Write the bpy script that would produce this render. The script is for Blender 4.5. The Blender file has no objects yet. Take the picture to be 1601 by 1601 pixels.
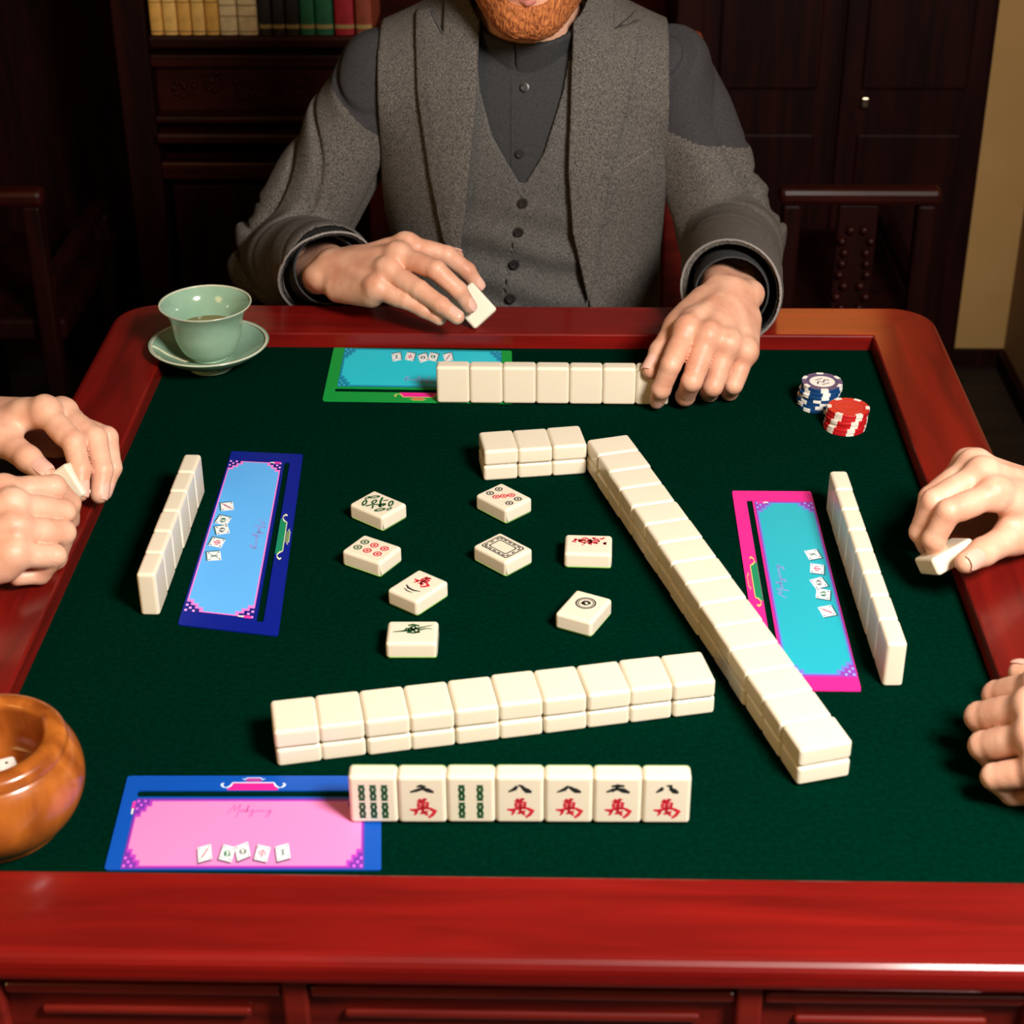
import bpy, bmesh, math, random
import numpy as np
from mathutils import Vector, Matrix, Euler
from mathutils.geometry import tessellate_polygon

C = bpy.context.scene.collection
scn = bpy.context.scene
PI = math.pi
TZ = 0.76                      # height of the felt above the floor

# ---------------------------------------------------------------- camera
FW = Vector((-0.02248, 0.86688, -0.49801)); RT = Vector((0.99972, 0.02316, -0.00481)); DN = Vector((0.00737, -0.49798, -0.86716))
cam_d = bpy.data.cameras.new('camera'); cam = bpy.data.objects.new('camera', cam_d); C.objects.link(cam)
cam_d.sensor_width = 36; cam_d.lens = 2770.756 / 1601 * 36; cam_d.clip_start = 0.05; cam_d.clip_end = 50
M = Matrix.Identity(4)
for r in range(3):
    M[r][0] = RT[r]; M[r][1] = -DN[r]; M[r][2] = -FW[r]
M.translation = (0.03165557, -1.23121289, 0.7482077 + TZ)
cam.matrix_world = M
cam_d.dof.use_dof = True; cam_d.dof.focus_distance = 1.55; cam_d.dof.aperture_fstop = 11.0
scn.camera = cam

# ---------------------------------------------------------------- world, lights, exposure
w = bpy.data.worlds.new('world'); scn.world = w; w.use_nodes = True
w.node_tree.nodes['Background'].inputs[0].default_value = (1.0, 0.70, 0.38, 1)
w.node_tree.nodes['Background'].inputs[1].default_value = 0.06

def area(name, loc, target, size, power, col):
    d = bpy.data.lights.new(name, 'AREA'); d.shape = 'DISK'; d.size = size; d.energy = power; d.color = col
    o = bpy.data.objects.new(name, d); C.objects.link(o); o.location = loc
    o.rotation_euler = (Vector(target) - Vector(loc)).to_track_quat('-Z', 'Y').to_euler()
    return o
area('key_light', (0.68, -0.95, TZ + 1.15), (0.0, -0.02, TZ), 0.42, 47, (1.0, 0.94, 0.86))
area('fill_light', (1.15, -1.35, TZ + 1.4), (0.0, 0.2, TZ), 0.8, 7, (1.0, 0.85, 0.68))
area('warm_fill_light', (-1.15, -1.0, TZ + .75), (0.15, -0.05, TZ), 0.7, 6.5, (1.0, 0.60, 0.20))  # fill added from the left to warm and lift the shaded tile sides
scn.view_settings.view_transform = 'Standard'; scn.view_settings.look = 'None'
scn.view_settings.exposure = 0.0; scn.view_settings.gamma = 1.0; scn.view_settings.use_curve_mapping = False

# ---------------------------------------------------------------- helpers
def srgb(r, g, b):
    f = lambda v: ((v / 255 + 0.055) / 1.055) ** 2.4 if v / 255 > 0.04045 else v / 255 / 12.92
    return (f(r), f(g), f(b), 1)

def mat(name, col, rough=0.5, metal=0.0, coat=0.0, sss=0.0, emit=None, spec=0.5, ssr=(1, .5, .25), sscale=.004):
    m = bpy.data.materials.new(name); m.use_nodes = True; b = m.node_tree.nodes['Principled BSDF']
    b.inputs['Base Color'].default_value = tuple(col[:3]) + (1,); b.inputs['Roughness'].default_value = rough
    b.inputs['Metallic'].default_value = metal; b.inputs['Coat Weight'].default_value = coat
    b.inputs['Coat Roughness'].default_value = .13
    b.inputs['Specular IOR Level'].default_value = spec
    if sss:
        b.inputs['Subsurface Weight'].default_value = sss; b.inputs['Subsurface Radius'].default_value = ssr
        b.inputs['Subsurface Scale'].default_value = sscale
    if emit:
        b.inputs['Emission Color'].default_value = tuple(emit[:3]) + (1,); b.inputs['Emission Strength'].default_value = emit[3]
    return m

def noisy(m, c1, c2, scale=(20, 20, 20), detail=6, lo=.3, hi=.7, bump=0, bdist=.001, bscale=None, rot=(0, 0, 0), distort=0, musgrave=None):
    """Mix two true surface colours by noise stretched along the object's own axes; optional bump."""
    nt = m.node_tree; b = nt.nodes['Principled BSDF']; N = nt.nodes.new; L = nt.links.new
    tc = N('ShaderNodeTexCoord'); mp = N('ShaderNodeMapping'); mp.inputs['Scale'].default_value = scale; mp.inputs['Rotation'].default_value = rot
    L(tc.outputs['Object'], mp.inputs[0]); nz = N('ShaderNodeTexNoise'); nz.inputs['Scale'].default_value = 1
    nz.inputs['Detail'].default_value = detail; nz.inputs['Distortion'].default_value = distort
    L(mp.outputs[0], nz.inputs['Vector'])
    cr = N('ShaderNodeValToRGB'); cr.color_ramp.elements[0].position = lo; cr.color_ramp.elements[1].position = hi
    cr.color_ramp.elements[0].color = tuple(c1[:3]) + (1,); cr.color_ramp.elements[1].color = tuple(c2[:3]) + (1,)
    L(nz.outputs[0], cr.inputs[0]); L(cr.outputs[0], b.inputs['Base Color'])
    if bump:
        bp = N('ShaderNodeBump'); bp.inputs['Strength'].default_value = bump; bp.inputs['Distance'].default_value = bdist
        if bscale:
            mp2 = N('ShaderNodeMapping'); mp2.inputs['Scale'].default_value = bscale; L(tc.outputs['Object'], mp2.inputs[0])
            n2 = N('ShaderNodeTexNoise'); n2.inputs['Scale'].default_value = 1; n2.inputs['Detail'].default_value = 4
            L(mp2.outputs[0], n2.inputs['Vector']); L(n2.outputs[0], bp.inputs['Height'])
        else:
            L(nz.outputs[0], bp.inputs['Height'])
        L(bp.outputs[0], b.inputs['Normal'])
    return m

# materials
ivory = mat('ivory_tile', (.81, .73, .58), .28, coat=.25, sss=.12, ssr=(1, .6, .22), sscale=.003)
green_back = mat('green_tile_back', (.25, .50, .12), .3, coat=.3)
ink_black = mat('black_ink', (.012, .014, .014), .5)
ink_green = mat('green_ink', (.008, .075, .02), .5)
ink_red = mat('red_ink', (.62, .02, .04), .5)
felt = noisy(mat('green_felt', (0, .034, .018), 1.0, spec=0.0), (.0000, .0112, .0060), (.0001, .0176, .0094), (260, 260, 260), 4, bump=.25, bdist=.0006)
def wood(name, a, b, scale, rough=.3, coat=.5, bump=.08, spec=.5):
    return noisy(mat(name, a, rough, coat=coat, spec=spec), a, b, scale, 8, .32, .68, bump=bump, bdist=.0008, distort=.6)
wood_x = wood('red_wood_along_x', (.12, .0030, .0022), (.205, .0055, .0036), (5, 60, 60), .40, .35, .05, .25)
wood_y = wood('red_wood_along_y', (.10, .003, .0025), (.20, .0065, .0040), (60, 5, 60), .38, .35, .05, .3)
wood_ap = wood('red_wood_apron', (.10, .006, .004), (.22, .014, .008), (5, 60, 60), .35)
wood_dark = wood('dark_rosewood', (.006, .001, .0008), (.020, .0025, .0018), (40, 40, 4), .55, 0, .08, .12)
wood_darkx = wood('dark_rosewood_along_x', (.012, .0015, .001), (.040, .004, .0025), (4, 40, 40), .45, .04, .08, .2)
wood_bowl = wood('honey_wood', (.17, .032, .005), (.46, .13, .017), (46, 46, 11), .28, .5, .04)
skin = noisy(mat('skin', (.62, .33, .22), .48, sss=.18, ssr=(1, .35, .2), sscale=.006), (.60, .27, .17), (.74, .42, .29), (45, 45, 45), 5, .3, .7, bump=.35, bdist=.0007, bscale=(420, 420, 420))
skin2 = noisy(mat('fair_skin', (.68, .36, .24), .48, sss=.18, ssr=(1, .35, .2), sscale=.006), (.66, .32, .21), (.80, .48, .34), (45, 45, 45), 5, .3, .7, bump=.3, bdist=.0006, bscale=(420, 420, 420))
nail = mat('fingernail', (.78, .45, .36), .25, coat=.3)
lip = mat('lips', (.55, .20, .16), .4)
beard_m = noisy(mat('ginger_beard', (.50, .14, .03), .75), (.22, .05, .012), (.62, .20, .05), (500, 500, 160), 3, .35, .65, bump=.9, bdist=.002)
tweed = noisy(mat('grey_tweed', (.1, .09, .085), .95, spec=.15), (.040, .036, .034), (.172, .152, .136), (1100, 1100, 420), 3, .36, .66, bump=.5, bdist=.0007)
tweed_v = noisy(mat('grey_waistcoat_tweed', (.1, .09, .085), .95, spec=.15), (.038, .037, .037), (.145, .135, .125), (1300, 1300, 500), 3, .36, .66, bump=.4, bdist=.0006)
charcoal = noisy(mat('charcoal_cotton', (.03, .03, .032), .9, spec=.2), (.030, .029, .031), (.048, .045, .048), (500, 500, 500), 3, bump=.2, bdist=.0004)
shirt_m = noisy(mat('dark_grey_shirt', (.03, .03, .03), .85, spec=.2), (.026, .027, .029), (.042, .042, .043), (500, 500, 500), 3, bump=.2, bdist=.0004)
piping = mat('grey_piping', (.22, .20, .19), .9)
button_m = mat('dark_button', (.02, .018, .017), .3, coat=.5)
celadon = noisy(mat('celadon_glaze', (.24, .40, .29), .12, coat=.6), (.22, .37, .26), (.30, .46, .34), (30, 30, 30), 3)
celadon_rim = mat('pale_glaze_rim', (.62, .58, .46), .2, coat=.4)
tea_m = mat('green_tea', (.16, .11, .015), .05, coat=.5)
black_m = mat('matte_black', (.004, .004, .004), .8)
cream_wall = noisy(mat('cream_plaster', (.50, .29, .10), .9), (.47, .27, .09), (.54, .31, .11), (6, 6, 6), 3)
ochre_wall = noisy(mat('ochre_plaster', (.36, .22, .09), .9), (.32, .19, .08), (.38, .24, .10), (6, 6, 6), 3)
floor_m = wood('dark_floor', (.012, .008, .006), (.03, .018, .012), (3, 30, 30), .6, .0)
brass = mat('brass', (.7, .6, .42), .25, 1.0)
white_m = mat('white_plastic', (.80, .74, .68), .35)

def tag(o, label=None, cat=None, group=None, kind=None):
    if label: o['label'] = label
    if cat: o['category'] = cat
    if group: o['group'] = group
    if kind: o['kind'] = kind
    return o
def empty(name, loc=(0, 0, 0), rz=0):
    o = bpy.data.objects.new(name, None); C.objects.link(o); o.location = loc; o.rotation_euler = (0, 0, rz); o.empty_display_size = .02
    return o
def link(name, me, m=None, parent=None, loc=None, smooth=False):
    if m is not None:
        for mm in (m if isinstance(m, (list, tuple)) else [m]): me.materials.append(mm)
    if smooth:
        me.polygons.foreach_set('use_smooth', [True] * len(me.polygons))
    o = bpy.data.objects.new(name, me); C.objects.link(o)
    if parent: o.parent = parent
    if loc: o.location = loc
    return o
def bmo(name, bm, m, parent=None, loc=None, smooth=False):
    me = bpy.data.meshes.new(name); bm.normal_update(); bm.to_mesh(me); bm.free()
    return link(name, me, m, parent, loc, smooth)
def bx(bm, x0, x1, y0, y1, z0, z1, bev=0, seg=2):
    r = bmesh.ops.create_cube(bm, size=1)
    vs = r['verts']
    for v in vs:
        v.co = Vector(((x0 + x1) / 2 + v.co.x * (x1 - x0), (y0 + y1) / 2 + v.co.y * (y1 - y0), (z0 + z1) / 2 + v.co.z * (z1 - z0)))
    if bev:
        es = list({e for v in vs for e in v.link_edges})
        bmesh.ops.bevel(bm, geom=es, offset=bev, segments=seg, affect='EDGES', profile=.5)
    return vs
def box(name, d, m, parent=None, bev=0, seg=2, smooth=False, loc=None):
    bm = bmesh.new(); bx(bm, *d, bev, seg); return bmo(name, bm, m, parent, loc, smooth)
def lathe(prof, n=48, closed=False):
    bm = bmesh.new(); rings = []
    for r, z in prof:
        rings.append([bm.verts.new((r * math.cos(2 * PI * k / n), r * math.sin(2 * PI * k / n), z)) for k in range(n)] if r > 1e-6 else [bm.verts.new((0, 0, z))])
    for a, b in zip(rings, rings[1:] + ([rings[0]] if closed else [])):
        for k in range(n):
            k2 = (k + 1) % n
            va = (a[k % len(a)], a[k2 % len(a)]); vb = (b[k % len(b)], b[k2 % len(b)])
            f = []
            for v in (va[0], va[1], vb[1], vb[0]):
                if v not in f: f.append(v)
            if len(f) > 2: bm.faces.new(f)
    bmesh.ops.recalc_face_normals(bm, faces=bm.faces)
    return bm
def smoothprof(pts, sub=4):
    out = []
    P = [pts[0]] + list(pts) + [pts[-1]]
    for i in range(1, len(P) - 2):
        for k in range(sub):
            t = k / sub; a, b, c, d = P[i - 1], P[i], P[i + 1], P[i + 2]
            out.append(tuple(.5 * ((2 * b[j]) + (-a[j] + c[j]) * t + (2 * a[j] - 5 * b[j] + 4 * c[j] - d[j]) * t * t + (-a[j] + 3 * b[j] - 3 * c[j] + d[j]) * t ** 3) for j in (0, 1)))
    out.append(tuple(pts[-1])); return out
def extrude(bm, loops, z0, z1, fn=None, mi=0):
    """Solid from a 2D outline (first loop) with holes (others); fn maps (x, y, z) to the place it stands."""
    fn = fn or (lambda x, y, z: (x, y, z))
    flat = [p for l in loops for p in l]
    tris = tessellate_polygon([[Vector((p[0], p[1], 0)) for p in l] for l in loops])
    top = [bm.verts.new(fn(p[0], p[1], z1)) for p in flat]; bot = [bm.verts.new(fn(p[0], p[1], z0)) for p in flat]
    fs = []
    for t in tris:
        try:
            fs.append(bm.faces.new([top[i] for i in t])); fs.append(bm.faces.new([bot[i] for i in reversed(t)]))
        except ValueError: pass
    o = 0
    for l in loops:
        n = len(l)
        for i in range(n):
            j = (i + 1) % n
            try: fs.append(bm.faces.new([top[o + i], top[o + j], bot[o + j], bot[o + i]]))
            except ValueError: pass
        o += n
    for f in fs: f.material_index = mi
    bmesh.ops.recalc_face_normals(bm, faces=fs)
def ribbon(bm, pts, wd, z0, z1, fn=None):
    """A flat brush stroke through the points; wd may be a number or a list."""
    n = len(pts); ws = wd if isinstance(wd, (list, tuple)) else [wd] * n
    L, R = [], []
    for i, p in enumerate(pts):
        a = pts[max(0, i - 1)]; b = pts[min(n - 1, i + 1)]
        d = math.hypot(b[0] - a[0], b[1] - a[1]) or 1; nx, ny = -(b[1] - a[1]) / d, (b[0] - a[0]) / d
        L.append((p[0] + nx * ws[i] / 2, p[1] + ny * ws[i] / 2)); R.append((p[0] - nx * ws[i] / 2, p[1] - ny * ws[i] / 2))
    for i in range(n - 1):
        extrude(bm, [[L[i], L[i + 1], R[i + 1], R[i]]], z0, z1, fn)
def ellipse(cx, cy, rx, ry, n=16, rot=0):
    c, s = math.cos(rot), math.sin(rot)
    return [(cx + rx * math.cos(a) * c - ry * math.sin(a) * s, cy + rx * math.cos(a) * s + ry * math.sin(a) * c) for a in [2 * PI * k / n for k in range(n)]]
def rrect(x0, x1, y0, y1, r, n=5):
    out = []
    for cx, cy, a0 in ((x1 - r, y1 - r, 0), (x0 + r, y1 - r, PI / 2), (x0 + r, y0 + r, PI), (x1 - r, y0 + r, 1.5 * PI)):
        out += [(cx + r * math.cos(a0 + PI / 2 * k / n), cy + r * math.sin(a0 + PI / 2 * k / n)) for k in range(n + 1)]
    return out
def copy_tree(o, parent=None):
    c = o.copy(); C.objects.link(c); c.parent = parent
    for ch in list(o.children): copy_tree(ch, c)
    return c
ORD = ['first', 'second', 'third', 'fourth', 'fifth', 'sixth', 'seventh', 'eighth', 'ninth', 'tenth', 'eleventh', 'twelfth', 'thirteenth', 'fourteenth', 'fifteenth']

# ---------------------------------------------------------------- implicit surfaces (numpy) for bodies and cloth
def smin(a, b, k):
    h = np.clip(.5 + .5 * (b - a) / k, 0, 1)
    return b + (a - b) * h - k * h * (1 - h)
def cap(P, a, b, r1, r2=None):
    r2 = r1 if r2 is None else r2
    a = np.asarray(a, np.float32); d = np.asarray(b, np.float32) - a; L2 = float(d @ d) + 1e-12
    X, Y, Z = P[0] - a[0], P[1] - a[1], P[2] - a[2]
    t = np.clip((X * d[0] + Y * d[1] + Z * d[2]) / L2, 0, 1)
    return np.sqrt((X - t * d[0]) ** 2 + (Y - t * d[1]) ** 2 + (Z - t * d[2]) ** 2) - (r1 + (r2 - r1) * t)
def ell(P, c, r):
    q = np.sqrt(((P[0] - c[0]) / r[0]) ** 2 + ((P[1] - c[1]) / r[1]) ** 2 + ((P[2] - c[2]) / r[2]) ** 2)
    g = np.sqrt(((P[0] - c[0]) / r[0] ** 2) ** 2 + ((P[1] - c[1]) / r[1] ** 2) ** 2 + ((P[2] - c[2]) / r[2] ** 2) ** 2)
    return q * (q - 1) / (g + 1e-9)
def poly2(px, py, poly):
    """signed distance to a 2D polygon (negative inside)"""
    n = len(poly); d = np.full(px.shape, 1e9, np.float32); s = np.ones(px.shape, np.float32)
    for i in range(n):
        (ax, ay), (bx_, by_) = poly[i], poly[i - 1]
        ex, ey = bx_ - ax, by_ - ay; wx, wy = px - ax, py - ay
        t = np.clip((wx * ex + wy * ey) / (ex * ex + ey * ey + 1e-12), 0, 1)
        d = np.minimum(d, (wx - ex * t) ** 2 + (wy - ey * t) ** 2)
        c1 = py >= ay; c2 = py < by_; c3 = ex * wy > ey * wx
        flip = (c1 & c2 & c3) | (~c1 & ~c2 & ~c3)
        s = np.where(flip, -s, s)
    return s * np.sqrt(d)
def grid(lo, hi, h):
    ax = [np.arange(l, u + h, h, dtype=np.float32) for l, u in zip(lo, hi)]
    return np.meshgrid(*ax, indexing='ij')
def nets(fn, lo, hi, h):
    """surface nets: returns vertices and quads of fn = 0 inside the box"""
    P = grid(lo, hi, h); V = fn(P).astype(np.float32)
    nx, ny, nz = V.shape; S = V < 0
    cs = np.zeros((nx - 1, ny - 1, nz - 1), np.int8)
    for i in (0, 1):
        for j in (0, 1):
            for k in (0, 1): cs += S[i:nx - 1 + i, j:ny - 1 + j, k:nz - 1 + k]
    act = (cs > 0) & (cs < 8); ids = -np.ones(act.shape, np.int64); I = np.argwhere(act); ids[act] = np.arange(len(I))
    acc = np.zeros((len(I), 3)); cnt = np.zeros(len(I))
    for d in range(3):
        o1, o2 = [e for e in range(3) if e != d]
        for a in (0, 1):
            for b in (0, 1):
                p = I.copy(); p[:, o1] += a; p[:, o2] += b; q = p.copy(); q[:, d] += 1
                va = V[tuple(p.T)]; vb = V[tuple(q.T)]; m = (va < 0) != (vb < 0)
                t = np.where(m, va / np.where(m, va - vb, 1), 0)
                pt = p.astype(float); pt[:, d] += t
                acc[m] += pt[m]; cnt[m] += 1
    verts = acc / cnt[:, None] * h + np.array(lo)
    quads = []
    for d in range(3):
        o1, o2 = (d + 1) % 3, (d + 2) % 3
        sl0 = [slice(None)] * 3; sl1 = [slice(None)] * 3; sl0[d] = slice(0, -1); sl1[d] = slice(1, None)
        ch = S[tuple(sl0)] != S[tuple(sl1)]
        E = np.argwhere(ch); E = E[(E[:, o1] > 0) & (E[:, o2] > 0) & (E[:, o1] < V.shape[o1] - 1) & (E[:, o2] < V.shape[o2] - 1)]
        ins = S[tuple(E.T)]
        c = []
        for a, b in ((1, 1), (0, 1), (0, 0), (1, 0)):
            e = E.copy(); e[:, o1] -= a; e[:, o2] -= b; c.append(ids[tuple(e.T)])
        Q = np.stack(c, 1); Q[~ins] = Q[~ins][:, ::-1]; quads.append(Q)
    return verts, np.concatenate(quads)
def relax(v, q, it=2):
    """smooth a net surface without shrinking it"""
    e = np.concatenate([q[:, [0, 1]], q[:, [1, 2]], q[:, [2, 3]], q[:, [3, 0]]]); e = np.concatenate([e, e[:, ::-1]])
    n = np.bincount(e[:, 0], minlength=len(v)).astype(float)[:, None] + 1e-9
    for k in range(it * 2):
        s = np.stack([np.bincount(e[:, 0], weights=v[e[:, 1], c], minlength=len(v)) for c in range(3)], 1) / n
        v = v + (s - v) * (.55 if k % 2 == 0 else -.50)
    return v, q
def netmesh(name, parts, dz=TZ):
    """one mesh from several (verts, quads)"""
    vs, qs, o = [], [], 0
    for v, q in parts:
        vs.append(v); qs.append(q + o); o += len(v)
    v = np.concatenate(vs) + np.array((0, 0, dz)); q = np.concatenate(qs)
    me = bpy.data.meshes.new(name)
    me.vertices.add(len(v)); me.vertices.foreach_set('co', v.astype(np.float32).ravel())
    me.loops.add(len(q) * 4); me.loops.foreach_set('vertex_index', q.astype(np.int32).ravel())
    me.polygons.add(len(q)); me.polygons.foreach_set('loop_start', np.arange(0, len(q) * 4, 4, dtype=np.int32))
    me.update(calc_edges=True); me.validate()
    me.polygons.foreach_set('use_smooth', [True] * len(me.polygons))
    return me
# ================================================================ THE ROOM
def struct(o): o['kind'] = 'structure'; return o
struct(box('floor', (-2.4, 1.9, -2.8, 2.1, -.1, 0), floor_m))
struct(box('ceiling', (-2.4, 1.9, -2.8, 2.1, 2.7, 2.8), mat('ceiling_paint', (.30, .24, .17), .9)))
struct(box('wall_back', (.60, 1.9, 2.0, 2.1, 0, 2.7), cream_wall)); struct(box('wall_panelling', (-2.4, .599, 2.0, 2.1, 0, 2.7), wood_dark))
struct(box('wall_left', (-2.5, -2.4, -2.8, 2.1, 0, 2.7), wood_dark))
struct(box('wall_right', (.925, 1.9, 1.45, 1.999, 0, 2.7), ochre_wall))
struct(box('wall_side', (1.9, 2.0, -2.8, 2.1, 0, 2.7), ochre_wall))
struct(box('baseboard_back', (.80, .924, 1.985, 1.999, 0, .035), wood_dark))
struct(box('baseboard_right', (.910, .9249, 1.45, 1.984, 0, .035), wood_dark))

# bookcase at the left back, its open shelf filled with books
bc = empty('bookcase', (-.12, 1.74, 0))
tag(bc, 'dark carved rosewood bookcase behind the seated man, open shelf of old books', 'bookcase')
def bpart(name, d, m=wood_dark, bev=.003): return box(name, (d[0] + .12, d[1] + .12, d[2] - 1.74, d[3] - 1.74, d[4], d[5]), m, bc, bev)
ST = TZ + .012                                  # top of the shelf
bpart('side_panel', (-.665, -.612, 1.548, 1.93, 0, 2.05)); bpart('side_panel', (.22, .262, 1.548, 1.93, 0, 2.05))
bpart('back_panel', (-.61, .22, 1.90, 1.93, .05, 2.05)); bpart('top_panel', (-.68, .275, 1.53, 1.94, 2.05, 2.09), wood_darkx)
bpart('shelf', (-.612, .22, 1.545, 1.90, ST - .022, ST), wood_darkx, .006); bpart('shelf', (-.612, .22, 1.56, 1.90, ST + .36, ST + .385), wood_darkx)
bpart('shelf', (-.612, .22, 1.56, 1.90, ST + .76, ST + .785), wood_darkx)
bpart('rail', (-.612, .22, 1.552, 1.60, TZ - .040, TZ - .020), wood_darkx); bpart('rail', (-.612, .22, 1.540, 1.60, TZ - .128, TZ - .116), wood_darkx, .004)
bpart('rail', (-.612, .22, 1.532, 1.60, TZ - .160, TZ - .142), wood_darkx, .005); bpart('rail', (-.612, .22, 1.548, 1.60, TZ - .225, TZ - .195), wood_darkx, .004)
bpart('frieze_board', (-.612, .22, 1.575, 1.59, TZ - .118, TZ - .038), wood_darkx)
bm = bmesh.new(); rnd = random.Random(4)        # carved scrolls of the frieze
for k in range(16):
    cx = -.57 + k * .05; cz = TZ - .078 + .008 * math.sin(k * 2.1)
    for a in range(9):
        th = a * .8 + k; rr = .004 + .0021 * a
        mtx = Matrix.Translation((cx + .12 + rr * math.cos(th), 1.572 - 1.74, cz + rr * math.sin(th) * .9)) @ Matrix.Diagonal((1, .7, 1, 1))
        bmesh.ops.create_icosphere(bm, subdivisions=1, radius=.0045 + .0008 * math.sin(a * 1.7), matrix=mtx)
fz = bmo('carved_scrollwork', bm, wood_darkx, bc, smooth=True)
bpart('door_panel', (-.60, -.20, 1.565, 1.60, .08, TZ - .24)); bpart('door_panel', (-.19, .21, 1.565, 1.60, .08, TZ - .24))
bpart('plinth', (-.612, .22, 1.56, 1.90, 0, .07), wood_darkx)

def book(x0, x1, h, dep, col, lab, band=None, title=None):
    w_ = x1 - x0; cx = (x0 + x1) / 2
    m = noisy(mat('book_cover', col, .55), tuple(c * .8 for c in col[:3]), tuple(min(1, c * 1.15) for c in col[:3]), (60, 60, 60), 4)
    bm = bmesh.new()                            # rounded spine, two boards
    out = []
    n = 8
    for k in range(n + 1):
        a = PI * k / n; out.append((-w_ / 2 * math.cos(a) * .96, -.004 * math.sin(a)))
    out += [(w_ / 2 * .96, dep), (w_ / 2 * .96 - .0022, dep), (w_ / 2 * .96 - .0022, .004), (-w_ / 2 * .96 + .0022, .004), (-w_ / 2 * .96 + .0022, dep), (-w_ / 2 * .96, dep)]
    extrude(bm, [out], 0, h)
    b = bmo('book', bm, m, None, (cx, 1.556, ST)); tag(b, lab, 'book', 'old books on the bookcase shelf')
    box('page_block', (-w_ / 2 * .96 + .0022, w_ / 2 * .96 - .0022, .0045, dep - .003, .003, h - .003), mat('paper', (.6, .52, .38), .9), b)
    if band:
        for z0, z1 in band:
            bm = bmesh.new(); pts = []
            for k in range(n + 1):
                a = PI * k / n; pts.append((-w_ / 2 * math.cos(a) * .97, -.004 * math.sin(a) - .0004))
            extrude(bm, [pts + [(w_ / 2 * .9, .001), (-w_ / 2 * .9, .001)]], z0, z1)
            bmo('spine_band', bm, title, b)
    return b
Y1 = (.80, .43, .09); Y2 = (.88, .52, .14); CR = (.85, .66, .36); BK = (.018, .018, .02); GR = (.015, .15, .07); RD = (.42, .015, .025)
gilt = mat('gilt', (.45, .33, .12), .4); inkb = mat('spine_ink', (.22, .12, .04), .7)
bks = [(-.606, -.586, .20, Y1, 'narrow ochre book against the left side of the shelf'), (-.585, -.563, .205, Y2, 'yellow book second from the shelf side panel'),
       (-.562, -.541, .20, Y1, 'ochre yellow book third from the shelf side panel'), (-.540, -.519, .21, Y2, 'yellow book fourth from the shelf side panel'),
       (-.518, -.497, .205, Y1, 'ochre book touching the pale cream volumes'), (-.496, -.468, .215, CR, 'pale cream book beside the yellow ones'),
       (-.467, -.436, .22, CR, 'pale cream book beside the black ones'), (-.434, -.414, .21, BK, 'black book next to the cream book'),
       (-.413, -.393, .205, BK, 'black book between two other black books'), (-.392, -.370, .21, BK, 'black book next to the green book'),
       (-.369, -.346, .20, GR, 'dark green book next to the black one'), (-.345, -.317, .205, GR, 'dark green book next to the red one'),
       (-.315, -.284, .21, RD, 'crimson book above the man\'s shoulder'), (-.282, -.256, .20, (.30, .06, .03), 'brownish red book at the right end of the row')]
for i, (a, b_, h_, c_, l_) in enumerate(bks):
    if c_ in (Y1, Y2): book(a, b_, h_, .14, c_, l_, [(.004, .006), (.05, .0515), (.075, .0765), (.10, .14)], inkb)
    elif c_ == CR: book(a, b_, h_, .15, c_, l_, [(.004, .006), (.028, .030), (.045, .047), (.06, .065), (.07, .10)], mat('pale_ink', (.32, .22, .10), .7))
    else: book(a, b_, h_, .14, c_, l_, [(.010, .016), (.10, .102), (.11, .112)], gilt)

cl = box('added_book_light', (-.60, .20, 1.566, 1.578, ST + .345, ST + .3595), mat('added_book_glow', (.9, .8, .6), .5, emit=(1.0, .72, .40, 14)))  # unseen glowing strip, added to brighten the book spines
tag(cl, 'added unseen glowing strip under the bookcase shelf, brightening the old books', 'light')
# tall dark cabinet at the right back
cb = empty('cabinet', (.53, 1.9, 0)); tag(cb, 'tall dark rosewood cabinet against the back wall beside the cream plaster', 'cabinet')
def cpart(name, d, m=wood_dark, bev=.003, par=None): return box(name, (d[0] - .53, d[1] - .53, d[2] - 1.9, d[3] - 1.9, d[4], d[5]), m, par or cb, bev)
cpart('carcass', (.277, .795, 1.862, 1.995, 0, 2.1))
for x0, x1 in ((.282, .528), (.534, .787)):
    dr = cpart('cabinet_door', (x0, x1, 1.85, 1.861, .05, 2.08), wood_dark)
    cpart('raised_panel', (x0 + .035, x1 - .035, 1.843, 1.852, .60, 1.95), wood_dark, .004, dr); cpart('raised_panel', (x0 + .035, x1 - .035, 1.843, 1.852, .09, .52), wood_dark, .004, dr)
cpart('brass_lock', (.570, .582, 1.836, 1.846, TZ - .19, TZ - .172), brass, .002)
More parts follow.
